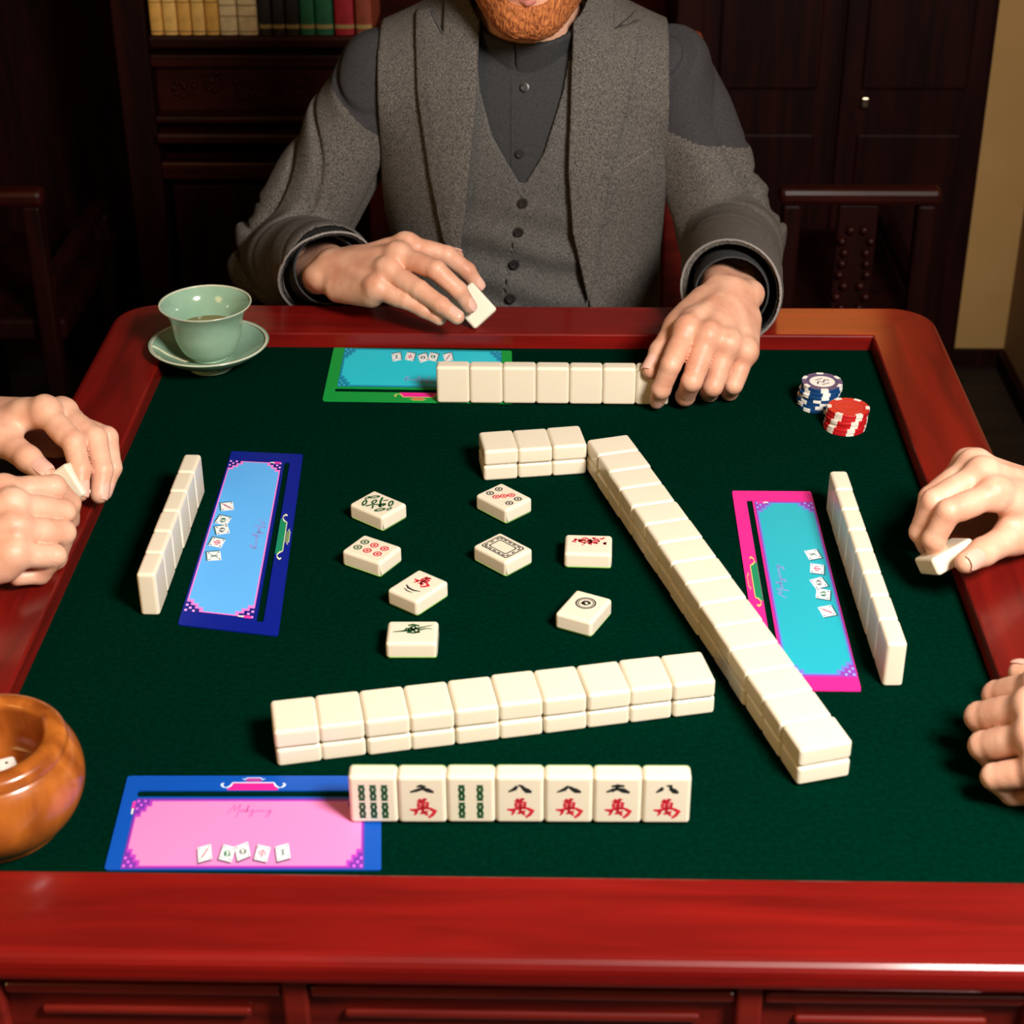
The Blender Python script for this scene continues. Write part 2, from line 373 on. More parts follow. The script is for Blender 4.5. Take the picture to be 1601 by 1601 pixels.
# dark carved armchairs standing behind the table
def back_chair(cx, cy, lab, wd=.20):
    t = empty('armchair', (cx, cy, 0)); tag(t, lab, 'chair', None)
    for s in (-1, 1):
        box('rear_post', (s * wd / 2 - .014, s * wd / 2 + .014, -.012, .016, 0, TZ - .17), wood_dark, t, .005)
        box('front_leg', (s * wd / 2 - .014, s * wd / 2 + .014, .36, .388, 0, .44), wood_dark, t, .005)
        box('armrest', (s * wd / 2 - .013, s * wd / 2 + .013, .0165, .38, .62 - .18, .645 - .18), wood_dark, t, .005)
    box('crest_rail', (-wd / 2 - .02, wd / 2 + .02, -.016, .018, TZ - .17, TZ - .145), wood_darkx, t, .008)
    box('seat', (-wd / 2 - .02, wd / 2 + .02, .017, .41, .36, .395), wood_dark, t, .006)
    sp = box('back_splat', (-.03, .03, -.004, .008, .395, TZ - .172), wood_dark, t, .003)
    bm = bmesh.new()
    for k in range(8):
        for s in (-1, 1):
            bmesh.ops.create_icosphere(bm, subdivisions=1, radius=.008, matrix=Matrix.Translation((s * (.010 + .012 * abs(math.sin(k * 1.3))), -.008, TZ - .21 - k * .018)))
    bmo('carved_relief', bm, wood_darkx, sp, smooth=True)
    return t
back_chair(.486, 1.30, 'dark carved armchair standing in front of the tall cabinet')
back_chair(-.86, 1.28, 'dark carved armchair in shadow left of the bookcase', .22)
# unseen lantern added above the back to put a warm reflection on the rail
ln = empty('added_lantern', (.455, 1.52, TZ + .54)); tag(ln, 'added unseen glowing lantern whose warm reflection falls on the back rail', 'lantern')
bmo('lantern_shade', lathe(smoothprof([(.07, -.15), (.11, -.11), (.135, 0), (.11, .11), (.07, .15)], 6), 48), mat('added_lantern_glow', (.8, .4, .15), .8, emit=(1.0, .30, .06, 3.6)), ln, smooth=True)
bmo('lantern_cap', lathe([(0, .17), (.075, .168), (.08, .148), (0, .148)], 32), wood_darkx, ln); bmo('lantern_base', lathe([(0, -.17), (.075, -.168), (.08, -.148), (0, -.148)], 32), wood_darkx, ln)
bmo('hanging_cord', lathe([(.004, .17), (.004, 2.7 - TZ - .52), (0, 2.7 - TZ - .52)], 8), wood_darkx, ln)

# ================================================================ THE TABLE
IX, IY, OX, OY = .3515, .403, .4215, .478; RB, RTOP = -.006, .016
tb = empty('mahjong_table', (0, 0, TZ)); tag(tb, 'red lacquered wooden mahjong table with dark green felt playing surface', 'table')
box('felt_surface', (-IX - .004, IX + .004, -IY - .004, IY + .004, -.012, 0), felt, tb)
R_ = .045
def rail(side):
    arc = lambda sx, sy, a0, a1: [(sx * (OX - R_) + R_ * math.cos(a0 + (a1 - a0) * k / 5), sy * (OY - R_) + R_ * math.sin(a0 + (a1 - a0) * k / 5)) for k in range(6)]
    q = PI / 4
    if side == 'back': P = [(-IX, IY), (IX, IY)] + arc(1, 1, q, 2 * q) + arc(-1, 1, 2 * q, 3 * q)
    if side == 'front': P = [(IX, -IY), (-IX, -IY)] + arc(-1, -1, 5 * q, 6 * q) + arc(1, -1, 6 * q, 7 * q)
    if side == 'right': P = [(IX, IY), (IX, -IY)] + arc(1, -1, 7 * q, 8 * q) + arc(1, 1, 0, q)
    if side == 'left': P = [(-IX, -IY), (-IX, IY)] + arc(-1, 1, 3 * q, 4 * q) + arc(-1, -1, 4 * q, 5 * q)
    bm = bmesh.new(); n = len(P)
    top = [bm.verts.new((x, y, RTOP)) for x, y in P]; bot = [bm.verts.new((x, y, RB)) for x, y in P]
    bm.faces.new(top); bm.faces.new(list(reversed(bot)))
    for i in range(n): bm.faces.new([top[i], bot[i], bot[(i + 1) % n], top[(i + 1) % n]])
    bmesh.ops.recalc_face_normals(bm, faces=bm.faces)
    outer = [e for e in bm.edges if (e.verts[0] in top) == (e.verts[1] in top) and all(v in top[2:] or v in bot[2:] for v in e.verts)]
    inner = [e for e in bm.edges if set(e.verts) == {top[0], top[1]}]
    bmesh.ops.bevel(bm, geom=outer, offset=.008, segments=4, affect='EDGES', profile=.5)
    inner = [e for e in bm.edges if e.is_valid and all(abs(v.co.z - RTOP) < 1e-5 and (abs(abs(v.co.y) - IY) < 1e-4 or side in 'leftright') and (abs(abs(v.co.x) - IX) < 1e-4 or side in 'backfront') and abs(v.co.x) < IX + 1e-4 and abs(v.co.y) < IY + 1e-4 for v in e.verts)]
    bmesh.ops.bevel(bm, geom=inner, offset=.002, segments=2, affect='EDGES', profile=.5)
    return bmo('rail', bm, wood_x if side in ('back', 'front') else wood_y, tb)
for s_ in ('back', 'front', 'left', 'right'): rail(s_)
# apron with its posts and mouldings
for sy, nm in ((-1, 'front_apron'), (1, 'back_apron')):
    ap = box(nm, (-.395, .395, *sorted((sy * .460, sy * .435)), -.19, RB), wood_ap, tb)
    for px in (-.30, -.118, .150, .32):
        if sy < 0: box('apron_post', (px - .0075, px + .0075, -.470, -.4601, -.185, -.0070), wood_ap, ap, .002)
    if sy < 0:
        for a, b_ in ((-.292, -.126), (-.110, .142), (.158, .312)):
            box('bead_moulding', (a, b_, -.468, -.4601, -.0235, -.0150), wood_ap, ap, .003, 3)
            box('inner_moulding', (a + .02, b_ - .02, -.465, -.4601, -.0430, -.0370), wood_ap, ap, .002)
for sx in (-1, 1):
    box('side_apron', (*sorted((sx * .40, sx * .38)), -.45, .45, -.19, RB), wood_ap, tb)
    for sy in (-1, 1): box('table_leg', (*sorted((sx * .405, sx * .345)), *sorted((sy * .458, sy * .398)), -TZ, RB - .001), wood_ap, tb, .006)
ct = box('table_underside', (-.38, .38, -.434, .434, -.03, -.0125), wood_ap, tb)

# ================================================================ SCORE CARDS LYING ON THE FELT
def rgbm(n, r, g, b): return mat(n, srgb(r, g, b), .45, spec=.3)
pal = dict(
 F=dict(plate=(6, 78, 178), panel=(240, 134, 195), a=(112, 50, 165), b=(178, 60, 190), orn=(240, 35, 145), line=(215, 235, 255), tier=(170, 60, 150), edge=(90, 140, 190)),
 L=dict(plate=(2, 26, 140), panel=(96, 180, 252), a=(20, 30, 130), b=(245, 130, 220), orn=(20, 135, 95), line=(235, 235, 190), tier=(120, 140, 90), edge=(60, 90, 120)),
 R=dict(plate=(225, 38, 140), panel=(32, 172, 192), a=(140, 65, 175), b=(110, 125, 220), orn=(20, 135, 95), line=(235, 200, 110), tier=(200, 60, 120), edge=(200, 90, 160)),
 B=dict(plate=(8, 150, 62), panel=(38, 200, 222), a=(12, 130, 165), b=(20, 150, 190), orn=(235, 35, 150), line=(225, 205, 110), tier=(200, 120, 80), edge=(60, 130, 80)))
quads = dict(  # reader's far-left, far-right, near-right, near-left corner
 F=[(-.2525, -.2912), (-.0818, -.2883), (-.0736, -.382), (-.2475, -.3851)],
 L=[(-.1922, .1705), (-.1744, -.1212), (-.2534, -.1067), (-.2576, .1758)],
 R=[(.1840, -.1847), (.1869, .1089), (.2551, .1088), (.2553, -.185)],
 B=[(-.0053, .2764), (-.1875, .2794), (-.1899, .4002), (-.0099, .3948)])
clab = dict(F='blue score card with a pink panel, lying by the near left of the table', L='navy score card with a sky blue panel, beside the left tile row',
            R='magenta score card with a cyan panel, between long wall and right tile row', B='green score card with a cyan panel, partly under the far tile row')
def stepped(i, j, su, sv, n=3):
    """rectangle inset by i (u) and j (v) with stair-stepped corners"""
    u0, u1, v0, v1 = .06 + i, .935 - i, .262 + j, .99 - j
    c = [(k * su / n, (n - k) * sv / n) for k in range(n + 1)]
    st = []
    for k in range(n):
        st += [(k * su / n, (n - k) * sv / n), ((k + 1) * su / n, (n - k) * sv / n)]
    st = [(0, sv)] + st[1:] + [(su, 0)] if False else st + [(su, 0)]
    a = [(u0 + x, v0 + y) for x, y in st]; b = [(u1 - x, v0 + y) for x, y in reversed(st)]
    d = [(u1 - x, v1 - y) for x, y in st]; e = [(u0 + x, v1 - y) for x, y in reversed(st)]
    return a + b + d + e
SCRIPT = [[(0, -.2), (.4, .5), (1.0, 1.7), (1.3, 2.1), (1.25, 1.2), (1.35, .5), (1.9, 1.5), (2.4, 2.3), (2.2, .9), (2.0, -.6), (1.8, -1.2)],
          [(3.1, .9), (2.7, .9), (2.45, .45), (2.7, .05), (3.0, .4), (3.2, .9), (3.15, .2), (3.45, .1), (3.9, 1.1), (4.15, 1.9), (3.95, 2.1), (3.75, .9), (3.7, 0), (4.0, .8), (4.3, .7), (4.3, .1), (4.6, .2), (5.0, .9), (4.85, -.5), (4.6, -1.2), (4.2, -1.1), (4.5, -.5), (5.3, .3), (5.5, .2)],
          [(5.95, .8), (5.55, .7), (5.4, .25), (5.8, 0), (6.1, .4), (5.95, .8), (6.4, .6), (6.6, .8), (6.6, 0), (6.9, .75), (7.15, .7), (7.15, .1), (7.5, .2)],
          [(8.25, .8), (7.8, .8), (7.6, .3), (8.0, .1), (8.35, .85), (8.2, -.5), (7.9, -1.3), (7.45, -1.2), (7.7, -.5), (8.8, .5)], [(5.0, 1.6), (5.06, 1.75)]]
def card(k):
    c = pal[k]; Q = quads[k]; mx = sum(p[0] for p in Q) / 4; my = sum(p[1] for p in Q) / 4
    def fn(u, v, z):
        a, b_, c_, d_ = Q
        return ((a[0] * (1 - u) + b_[0] * u) * (1 - v) + (d_[0] * (1 - u) + c_[0] * u) * v - mx, (a[1] * (1 - u) + b_[1] * u) * (1 - v) + (d_[1] * (1 - u) + c_[1] * u) * v - my, z)
    bm = bmesh.new(); T0, T1 = .0001, .0012
    extrude(bm, [rrect(0, 1, 0, 1, .018), rrect(.055, .945, .165, .235, .012)[::-1]], T0, T1, fn)
    root = bmo('score_card', bm, rgbm('card_plate', *c['plate']), None, (mx, my, TZ)); tag(root, clab[k], 'card')
    e1 = .00008; z = T1
    def deco(name, fs, col, lv, par=root):
        bm = bmesh.new()
        for f in fs: f(bm, z + lv * e1 - e1 + .00001, z + lv * e1)
        return bmo(name, bm, rgbm(name, *col), par)
    deco('panel_border', [lambda b, p, q_: extrude(b, [[(.058, .258), (.937, .258), (.937, .992), (.058, .992)]], p, q_, fn)], c['a'], 1)
    deco('panel_line', [lambda b, p, q_: extrude(b, [stepped(.005, .012, .045, .15)], p, q_, fn)], c['b'], 2)
    pn = deco('panel', [lambda b, p, q_: extrude(b, [stepped(.010, .028, .052, .17)], p, q_, fn)], c['panel'], 3)
    fr = []
    for cu, su in ((.063, 1), (.932, -1)):
        for cv, sv in ((.275, 1), (.977, -1)):
            for a in range(3):
                for b_ in range(3 - a):
                    if (a + b_) % 2 == 0: fr.append((cu + su * a * .013, cu + su * (a * .013 + .009), cv + sv * b_ * .04, cv + sv * (b_ * .04 + .026)))
    deco('corner_fretwork', [lambda b, p, q_, r=r: extrude(b, [[(r[0], r[2]), (r[1], r[2]), (r[1], r[3]), (r[0], r[3])]], p, q_, fn) for r in fr], tuple(min(255, v + 40) for v in c['b']), 2)
    orn = deco('pagoda_ornament', [lambda b, p, q_: extrude(b, [[(.40, .163), (.60, .163), (.578, .082), (.422, .082)]], p, q_, fn)], c['orn'], 1)
    deco('roof_outline', [lambda b, p, q_: ribbon(b, [(.382, .085), (.376, .105), (.385, .130), (.398, .138), (.412, .115), (.420, .080), (.58, .080), (.588, .115), (.602, .138), (.615, .130), (.624, .105), (.618, .085)], .009, p, q_, fn)], c['line'], 2, orn)
    deco('roof_tier', [lambda b, p, q_: extrude(b, [[(.468, .068), (.532, .068), (.524, .028), (.476, .028)]], p, q_, fn)], c['tier'], 1, orn)
    deco('tier_outline', [lambda b, p, q_: ribbon(b, [(.457, .035), (.464, .050), (.473, .025), (.527, .025), (.536, .050), (.543, .035)], .006, p, q_, fn)], c['line'], 2, orn)
    deco('lettering', [lambda b, p, q_, s=s: ribbon(b, [(.415 + x * .0195, .415 - y * .040) for x, y in s], .0040, p, q_, fn) for s in SCRIPT], (200, 95, 180) if k == 'F' else (150, 140, 215), 4, pn)
    for cu in ((.052,) if k in 'FB' else (.065, .930)):
        ts = deco('tassel', [lambda b, p, q_: extrude(b, [[(cu - .006, .29), (cu + .006, .29), (cu + .006, .37), (cu - .006, .37)]], p, q_, fn)], (235, 60, 170), 4)
        deco('tassel_tip', [lambda b, p, q_: extrude(b, [[(cu - .004, .37), (cu + .004, .37), (cu + .003, .43), (cu - .003, .43)]], p, q_, fn)], (235, 230, 215), 4, ts)
    for (uc, vc, rot, sym) in ((.354, .84, -.25, 0), (.437, .84, .22, 1), (.492, .82, -.35, 2), (.565, .84, .18, 3), (.640, .83, -.25, 4)):
        def ic(x, y): return (uc + (x * math.cos(rot) - y * math.sin(rot)) * .026, vc + (x * math.sin(rot) + y * math.cos(rot)) * .082)
        sq = lambda s, dx=0, dy=0: [ic(-s + dx, -s + dy), ic(s + dx, -s + dy), ic(s + dx, s + dy), ic(-s + dx, s + dy)]
        rt = deco('tile_icon', [lambda b, p, q_: extrude(b, [sq(1.0, -.14, .16)], p, q_, fn)], (50, 105, 115) if k != 'F' else (95, 60, 105), 4)
        deco('icon_face', [lambda b, p, q_: extrude(b, [sq(.93)], p, q_, fn)], (238, 240, 242), 5, rt)
        g = (60, 150, 120); rr = (215, 70, 120)
        dots = [lambda b, p, q_, a=a, d=d: extrude(b, [[ic(a - .1, d - .1), ic(a + .1, d - .1), ic(a + .1, d + .1), ic(a - .1, d + .1)]], p, q_, fn) for a in (-.68, .68) for d in (-.68, .68)]
        deco('icon_pips', dots, (70, 105, 130), 6, rt)
        if sym == 0: fs, cc = [lambda b, p, q_: ribbon(b, [ic(-.5, .5), ic(.5, -.5)], .006, p, q_, fn)], (170, 80, 110)
        elif sym in (1, 2): fs, cc = [lambda b, p, q_: ribbon(b, [ic(.5 * math.cos(t) * (1 - .06 * t), .5 * math.sin(t) * (1 - .06 * t)) for t in [i_ * .6 for i_ in range(18)]], .005, p, q_, fn)], (40, 120, 90) if sym == 1 else (110, 120, 120)
        elif sym == 3: fs, cc = [lambda b, p, q_: ribbon(b, [ic(*t) for t in ((-.4, -.25), (.4, -.25), (.4, .2), (-.4, .2), (-.4, -.25))], .005, p, q_, fn), lambda b, p, q_: ribbon(b, [ic(0, -.5), ic(0, .55)], .005, p, q_, fn)], rr
        else: fs, cc = [lambda b, p, q_, x_=x_: ribbon(b, [ic(x_, -.5), ic(-x_ * .3, 0), ic(x_, .5)], .004, p, q_, fn) for x_ in (-.45, 0.001, .45)], (130, 160, 160)
        deco('icon_symbol', fs, cc, 7, rt)
    return root
for k in 'FLRB': card(k)
# ================================================================ MAHJONG TILES
TW, TL_, TT = .0308, .0382, .0150
def tile_mesh(w_, l_, t_, split=None):
    """rounded block, face up; split = height of the coloured back layer -> (top mesh, back mesh)"""
    def blk():
        bm = bmesh.new(); bx(bm, -w_ / 2, w_ / 2, -l_ / 2, l_ / 2, 0, t_, .0030, 4)
        return bm
    def done(bm, nm, m):
        me = bpy.data.meshes.new(nm); bm.normal_update(); bm.to_mesh(me); bm.free(); me.materials.append(m)
        me.polygons.foreach_set('use_smooth', [True] * len(me.polygons))
        vn = [Vector() for _ in me.vertices]            # area-weighted normals keep the broad faces flat
        for p in me.polygons:
            for i in p.vertices: vn[i] += p.normal * p.area
        me.normals_split_custom_set_from_vertices([tuple(v.normalized()) for v in vn]); return me
    if split is None: return done(blk(), 'tile', ivory), None
    a = blk(); bmesh.ops.bisect_plane(a, geom=list(a.verts) + list(a.edges) + list(a.faces), plane_co=(0, 0, split), plane_no=(0, 0, 1), clear_inner=True)
    bmesh.ops.holes_fill(a, edges=a.edges)
    b = blk(); bmesh.ops.bisect_plane(b, geom=list(b.verts) + list(b.edges) + list(b.faces), plane_co=(0, 0, split), plane_no=(0, 0, 1), clear_outer=True)
    bmesh.ops.holes_fill(b, edges=b.edges)
    return done(a, 'tile', ivory), done(b, 'tile_back', green_back)
plain, _ = tile_mesh(TW, TL_, TT)
two, two_b = tile_mesh(TW, TL_, TT, .0030)
CC = bpy.data.collections.get('Collection')
def put(loc, rot, lab, grp, mesh=plain, back=None, sc=(1, 1, 1)):
    o = bpy.data.objects.new('mahjong_tile', mesh); C.objects.link(o); o.location = (loc[0], loc[1], loc[2] + TZ)
    o.rotation_euler = rot; o.scale = sc; tag(o, lab, 'mahjong tile', grp)
    if back:
        b = bpy.data.objects.new('tile_back', back); C.objects.link(b); b.parent = o; b['label'] = 'green back layer'
    return o
rnd = random.Random(7)
def row_flat(A, B, n, inward, grp, lab, far_first=True, dz=.0):
    """double-stacked wall: tiles lie face down, long side across; A->B is the base line of one long side"""
    dx, dy = (B[0] - A[0]) / n, (B[1] - A[1]) / n; L = math.hypot(dx, dy); ang = math.atan2(dy, dx)
    nx, ny = -dy / L * inward, dx / L * inward; s = min(L / TW * .997, 1.07)
    for lay in (0, 1):
        for k in range(n):
            j = rnd.uniform(-.0007, .0007); jj = rnd.uniform(-.0003, .0003)
            cx = A[0] + dx * (k + .5) + nx * (TL_ / 2 + j); cy = A[1] + dy * (k + .5) + ny * (TL_ / 2 + j)
            put((cx + jj * dx / L, cy + jj * dy / L, lay * (TT + .00005) + dz), (0, 0, ang + rnd.uniform(-.012, .012)), lab(lay, k), grp, sc=(s, 1, 1))
row_flat((.0615, .1455), (.1957, -.2957), 15, 1, 'tiles of the long double-stacked wall',
         lambda l, k: f"cream tile in the {'lower' if l == 0 else 'upper'} layer of the long diagonal wall, {ORD[k]} from its far end", dz=.0013)
row_flat((-.1534, -.2798), (.1475, -.2138), 10, 1, 'tiles of the near double-stacked wall',
         lambda l, k: f"cream tile in the {'lower' if l == 0 else 'upper'} layer of the near wall, {ORD[k]} from its left end")
row_flat((-.0276, .1230), (.0622, .1380), 3, 1, 'tiles of the short double-stacked wall',
         lambda l, k: f"cream tile in the {'lower' if l == 0 else 'upper'} layer of the short far wall, {ORD[k]} from its left end")
def row_stand(A, B, n, grp, lab, face, mesh=plain, back=None, dz=.0):
    """upright tiles side by side; A->B is the base line of the face side; face = +1 face left of A->B"""
    dx, dy = (B[0] - A[0]) / n, (B[1] - A[1]) / n; L = math.hypot(dx, dy); ang = math.atan2(dy, dx); s = min(L / TW * .997, 1.07); out = []
    for k in range(n):
        j = rnd.uniform(-.0004, .0004)
        cx = A[0] + dx * (k + .5) - dy / L * (TT / 2 + j); cy = A[1] + dy * (k + .5) + dx / L * (TT / 2 + j)
        # block stands behind the line A->B; its face looks to the right of A->B when face = -1
        if face < 0: rot = (PI / 2, 0, ang); off = (-dy / L * (TT / 2), dx / L * (TT / 2))
        else: rot = (PI / 2, 0, ang + PI); off = (dy / L * (TT / 2), -dx / L * (TT / 2))
        out.append(put((cx + off[0], cy + off[1], TL_ / 2 + dz), rot, lab(k), grp, mesh, back, (s, 1, 1)))
    return out
names = ['six green bamboo sticks', 'black numeral two over a red character, beside the six bamboo', 'four green bamboo sticks', 'black numeral eight over a red character, next to the four bamboo',
         'black numeral eight over red character, third from the right end', 'black numeral two over a red character, second from the right end', 'black numeral eight over a red character, at the right end']
front = row_stand((-.0974, -.3381), (.1222, -.3356), 7, 'face-up hand nearest the camera', lambda k: 'upright near-row tile: ' + names[k], -1, two, two_b, .0013)
row_stand((-.0781, .2740), (.1410, .2729), 7, 'upright tiles of the seated man', lambda k: f"upright cream tile seen from behind in the far row, {ORD[k]} from its left end", 1, dz=.0013)
row_stand((-.2695, -.0945), (-.2679, .1012), 6, 'upright tiles of the left player', lambda k: f"upright cream tile in the left player's row, {ORD[k]} from its near end", 1)
row_stand((.2633, .0789), (.2704, -.1793), 8, 'upright tiles of the right player', lambda k: f"upright cream tile in the right player's row, {ORD[k]} from its far end", 1)

def text_part(ch, size, cx, cy, m, parent, name, z, sx=1, shear=0, rot=0, off=.0):
    c = bpy.data.curves.new(name, 'FONT'); c.body = ch; c.size = size; c.align_x = 'CENTER'; c.align_y = 'CENTER'; c.offset = off; c.shear = shear; c.resolution_u = 3; c.extrude = .00006
    o = bpy.data.objects.new(name, c); C.objects.link(o)
    me = bpy.data.meshes.new_from_object(o.evaluated_get(bpy.context.evaluated_depsgraph_get())); bpy.data.objects.remove(o)
    xs = [v.co.x for v in me.vertices]; ys = [v.co.y for v in me.vertices]
    mx, my = (min(xs) + max(xs)) / 2, (min(ys) + max(ys)) / 2
    cr, sr = math.cos(rot), math.sin(rot)
    for v in me.vertices:
        x, y = (v.co.x - mx) * sx, v.co.y - my
        v.co = Vector((cx + x * cr - y * sr, cy + x * sr + y * cr, z + v.co.z))
    me.materials.clear()
    return link(name, me, m, parent)
zf = TT + .00008
def shapes(parent, name, m, loops, strokes=(), z=zf):
    bm = bmesh.new()
    for l in loops: extrude(bm, l if isinstance(l[0], list) else [l], z - .0002, z)
    for pts, wd in strokes: ribbon(bm, pts, wd, z - .0002, z)
    return bmo(name, bm, m, parent)
def ring(cx, cy, r, w_, n=20, k=1): return [ellipse(cx, cy, r, r * k, n), ellipse(cx, cy, r - w_, (r - w_) * k, n)[::-1]]
def sticks(t, xs, ys, hh):
    lo = []
    for x in xs:
        for y in ys:
            for s in (-1, 1):
                lo.append([ellipse(x, y + s * hh * .48, .0023, hh * .54, 12), ellipse(x, y + s * hh * .48, .0004, hh * .22, 8)[::-1]])
            lo.append(rrect(x - .0018, x + .0018, y - .0006, y + .0006, .0004))
            for s in (-1, 1): lo.append(rrect(x - .0021, x + .0021, y + s * hh - .0006, y + s * hh + .0006, .0004))
    shapes(t, 'engraving', ink_green, lo)
sticks(front[0], (-.0072, 0, .0072), (.0062, -.0080), .0058)
sticks(front[2], (-.0058, .0058), (.0062, -.0080), .0058)
def brush(t, name, m, strokes, cx, cy, k=1.0):
    return shapes(t, name, m, [], [([(cx + x * k, cy + y * k) for x, y in p], [w__ * k * 1.6 for w__ in ws]) for p, ws in strokes])
U = .001
TWO = [([(-3.2 * U, 2.6 * U), (-.5 * U, 3.3 * U), (2.6 * U, 2.8 * U)], [.7 * U, 1.5 * U, .8 * U]), ([(-7.4 * U, -1.8 * U), (-3 * U, -.2 * U), (.5 * U, 1.1 * U), (4 * U, -.2 * U), (7.6 * U, -1.9 * U)], [.8 * U, 1.5 * U, 1.3 * U, 2.2 * U, .9 * U])]
TWO2 = [([(-4.0 * U, 3.1 * U), (0, 3.7 * U), (4.2 * U, 3.3 * U)], [.8 * U, 1.6 * U, .9 * U]), ([(-7.2 * U, -1.6 * U), (-3 * U, .4 * U), (0, 1.0 * U), (3.5 * U, -.2 * U), (7.5 * U, -1.9 * U)], [.8 * U, 1.5 * U, 1.3 * U, 2.4 * U, 1.0 * U]), ([(.2 * U, 3.2 * U), (-1.2 * U, 1.2 * U), (-3.2 * U, -1.4 * U)], [1.1 * U, 1.2 * U, .6 * U])]
EIGHT = [([(-1.6 * U, 3.0 * U), (-3.2 * U, .6 * U), (-7.2 * U, -1.8 * U)], [1.3 * U, 1.7 * U, .6 * U]), ([(-1.0 * U, 3.8 * U), (1.2 * U, 3.0 * U), (2.6 * U, .9 * U), (4.8 * U, -.9 * U), (7.6 * U, -1.9 * U)], [.6 * U, 1.3 * U, 1.7 * U, 2.5 * U, .9 * U])]
EIGHT2 = [([(-.1 * U, 3.2 * U), (-2.8 * U, .4 * U), (-7.4 * U, -1.8 * U)], [1.2 * U, 1.7 * U, .6 * U]), ([(.2 * U, 2.8 * U), (2.2 * U, .9 * U), (4.6 * U, -.6 * U), (7.8 * U, -1.7 * U)], [1.1 * U, 1.7 * U, 2.4 * U, .9 * U])]
EIGHT3 = [([(-2.6 * U, 2.4 * U), (-3.6 * U, .6 * U), (-6.8 * U, -1.8 * U)], [1.3 * U, 1.7 * U, .6 * U]), ([(-.4 * U, 3.8 * U), (2.4 * U, 3.6 * U), (2.4 * U, 1.4 * U), (4.8 * U, -.7 * U), (7.4 * U, -2.0 * U)], [.6 * U, 1.6 * U, 1.7 * U, 2.5 * U, .9 * U])]
WAN = [([(-3.6, 5.6), (-1, 6.2), (2.8, 7.4)], [.7, 1.2, .7]), ([(-1.8, 7.8), (-1.5, 5.0)], [1.1, .8]), ([(1.2, 8.2), (.8, 5.2)], [1.2, .8]), ([(-2.8, 4.2), (-2.9, .6)], [1.1, .9]), ([(-2.8, 4.2), (.4, 4.8), (3.2, 4.6), (2.8, .8)], [.8, 1, 1.3, 1]),
       ([(-2.6, 2.4), (2.8, 2.9)], [.8, .8]), ([(-2.8, .7), (2.8, 1.1)], [.8, .9]), ([(.1, 5), (0, -2.8)], [1.0, 1.3]), ([(-8.2, -.9), (-5, -1.6), (-2.6, -.6), (1, .2), (4.2, .1)], [.7, 1.6, 1.2, 1.1, 1.2]), ([(-3.6, -1.0), (-4.2, -3.4), (-5.4, -5.6)], [1.1, 1.3, .5]),
       ([(4.2, .1), (7.6, -2.2), (6.0, -5.0), (3.6, -7.4), (3.2, -6.0)], [1.3, 2.0, 1.5, 1.0, .5]), ([(-1.8, -4.2), (.8, -3.4), (3.2, -2.2)], [.8, 1.3, 1.0]), ([(1.6, -5.4), (3.0, -4.2)], [1.0, 1.2]), ([(-.4, -1.6), (1.6, -4.4)], [1.2, .8])]
WAN = [([(x * U, y * U) for x, y in p], [q_ * U for q_ in ws]) for p, ws in WAN]
for i, num in ((1, TWO), (3, EIGHT), (4, EIGHT2), (5, TWO2), (6, EIGHT3)):
    brush(front[i], 'numeral_engraving', ink_black, num, 0, .0088); brush(front[i], 'character_engraving', ink_red, WAN, .0003, -.0062, 1.02)
# tiles lying loose in the middle
def loose(cx, cy, deg, lab): return put((cx, cy, 0), (0, 0, math.radians(deg)), lab, 'discarded tiles lying loose on the felt', two, two_b, (1, 1, 1))
deg0 = 90      # engraving top runs along the long side
t = loose(-.114, .058, -38 + deg0, 'loose tile with dense black-green leaf strokes, farthest left of the discards')
shapes(t, 'engraving', ink_green, [[ellipse(*a, 14, r_), ellipse(a[0], a[1], a[2] * .55, a[3] * .35, 10, r_)[::-1]] for a, r_ in
       (((-.0065, .0095, .0052, .0022), .5), ((.0060, .0100, .0052, .0022), -.6), ((-.0070, -.0085, .0052, .0024), -.5), ((.0065, -.0085, .0052, .0023), .5), ((0, .0045, .0040, .0022), 0.3), ((0, -.0045, .0040, .0022), -.2), ((.001, .0135, .0032, .0015), .1), ((-.001, -.0135, .0034, .0015), .1))],
       [([(-.0098, .005), (-.004, .002), (.002, -.006)], .0018), ([(.0098, .004), (.004, .001), (-.004, -.006)], .0018), ([(-.0095, -.002), (-.005, .001)], .0015), ([(.0095, -.003), (.006, .0)], .0014)])
t = loose(-.1126, -.0149, -31 + deg0, 'loose tile with four red and two dark dots beside the leaf tile')
shapes(t, 'engraving', ink_green, [ring(x, .0105, .0036, .0012) for x in (-.0048, .0048)] + [ellipse(x, .0105, .0013, .0013) for x in (-.0048, .0048)])
shapes(t, 'red_engraving', ink_red, [ring(x, y, .0036, .0013) for x in (-.0048, .0048) for y in (.001, -.0090)] + [ellipse(x, y, .0014, .0014) for x in (-.0048, .0048) for y in (.001, -.0090)])
t = loose(-.0718, -.0695, 53 - deg0, 'loose tile with a red character and a black brush stroke')
brush(t, 'character_engraving', ink_red, WAN, 0, .0060, .95)
shapes(t, 'numeral_engraving', ink_black, [], [([(-.0075, -.0050), (-.003, -.0078), (.003, -.0080), (.0080, -.0060)], [.0008, .0020, .0017, .0006]), ([(-.0055, -.0100), (-.001, -.0115), (.004, -.0112)], [.0006, .0013, .0005])])
t = loose(-.0715, -.1345, 1 + 90, 'loose tile with a dark green sprig, nearest the near wall')
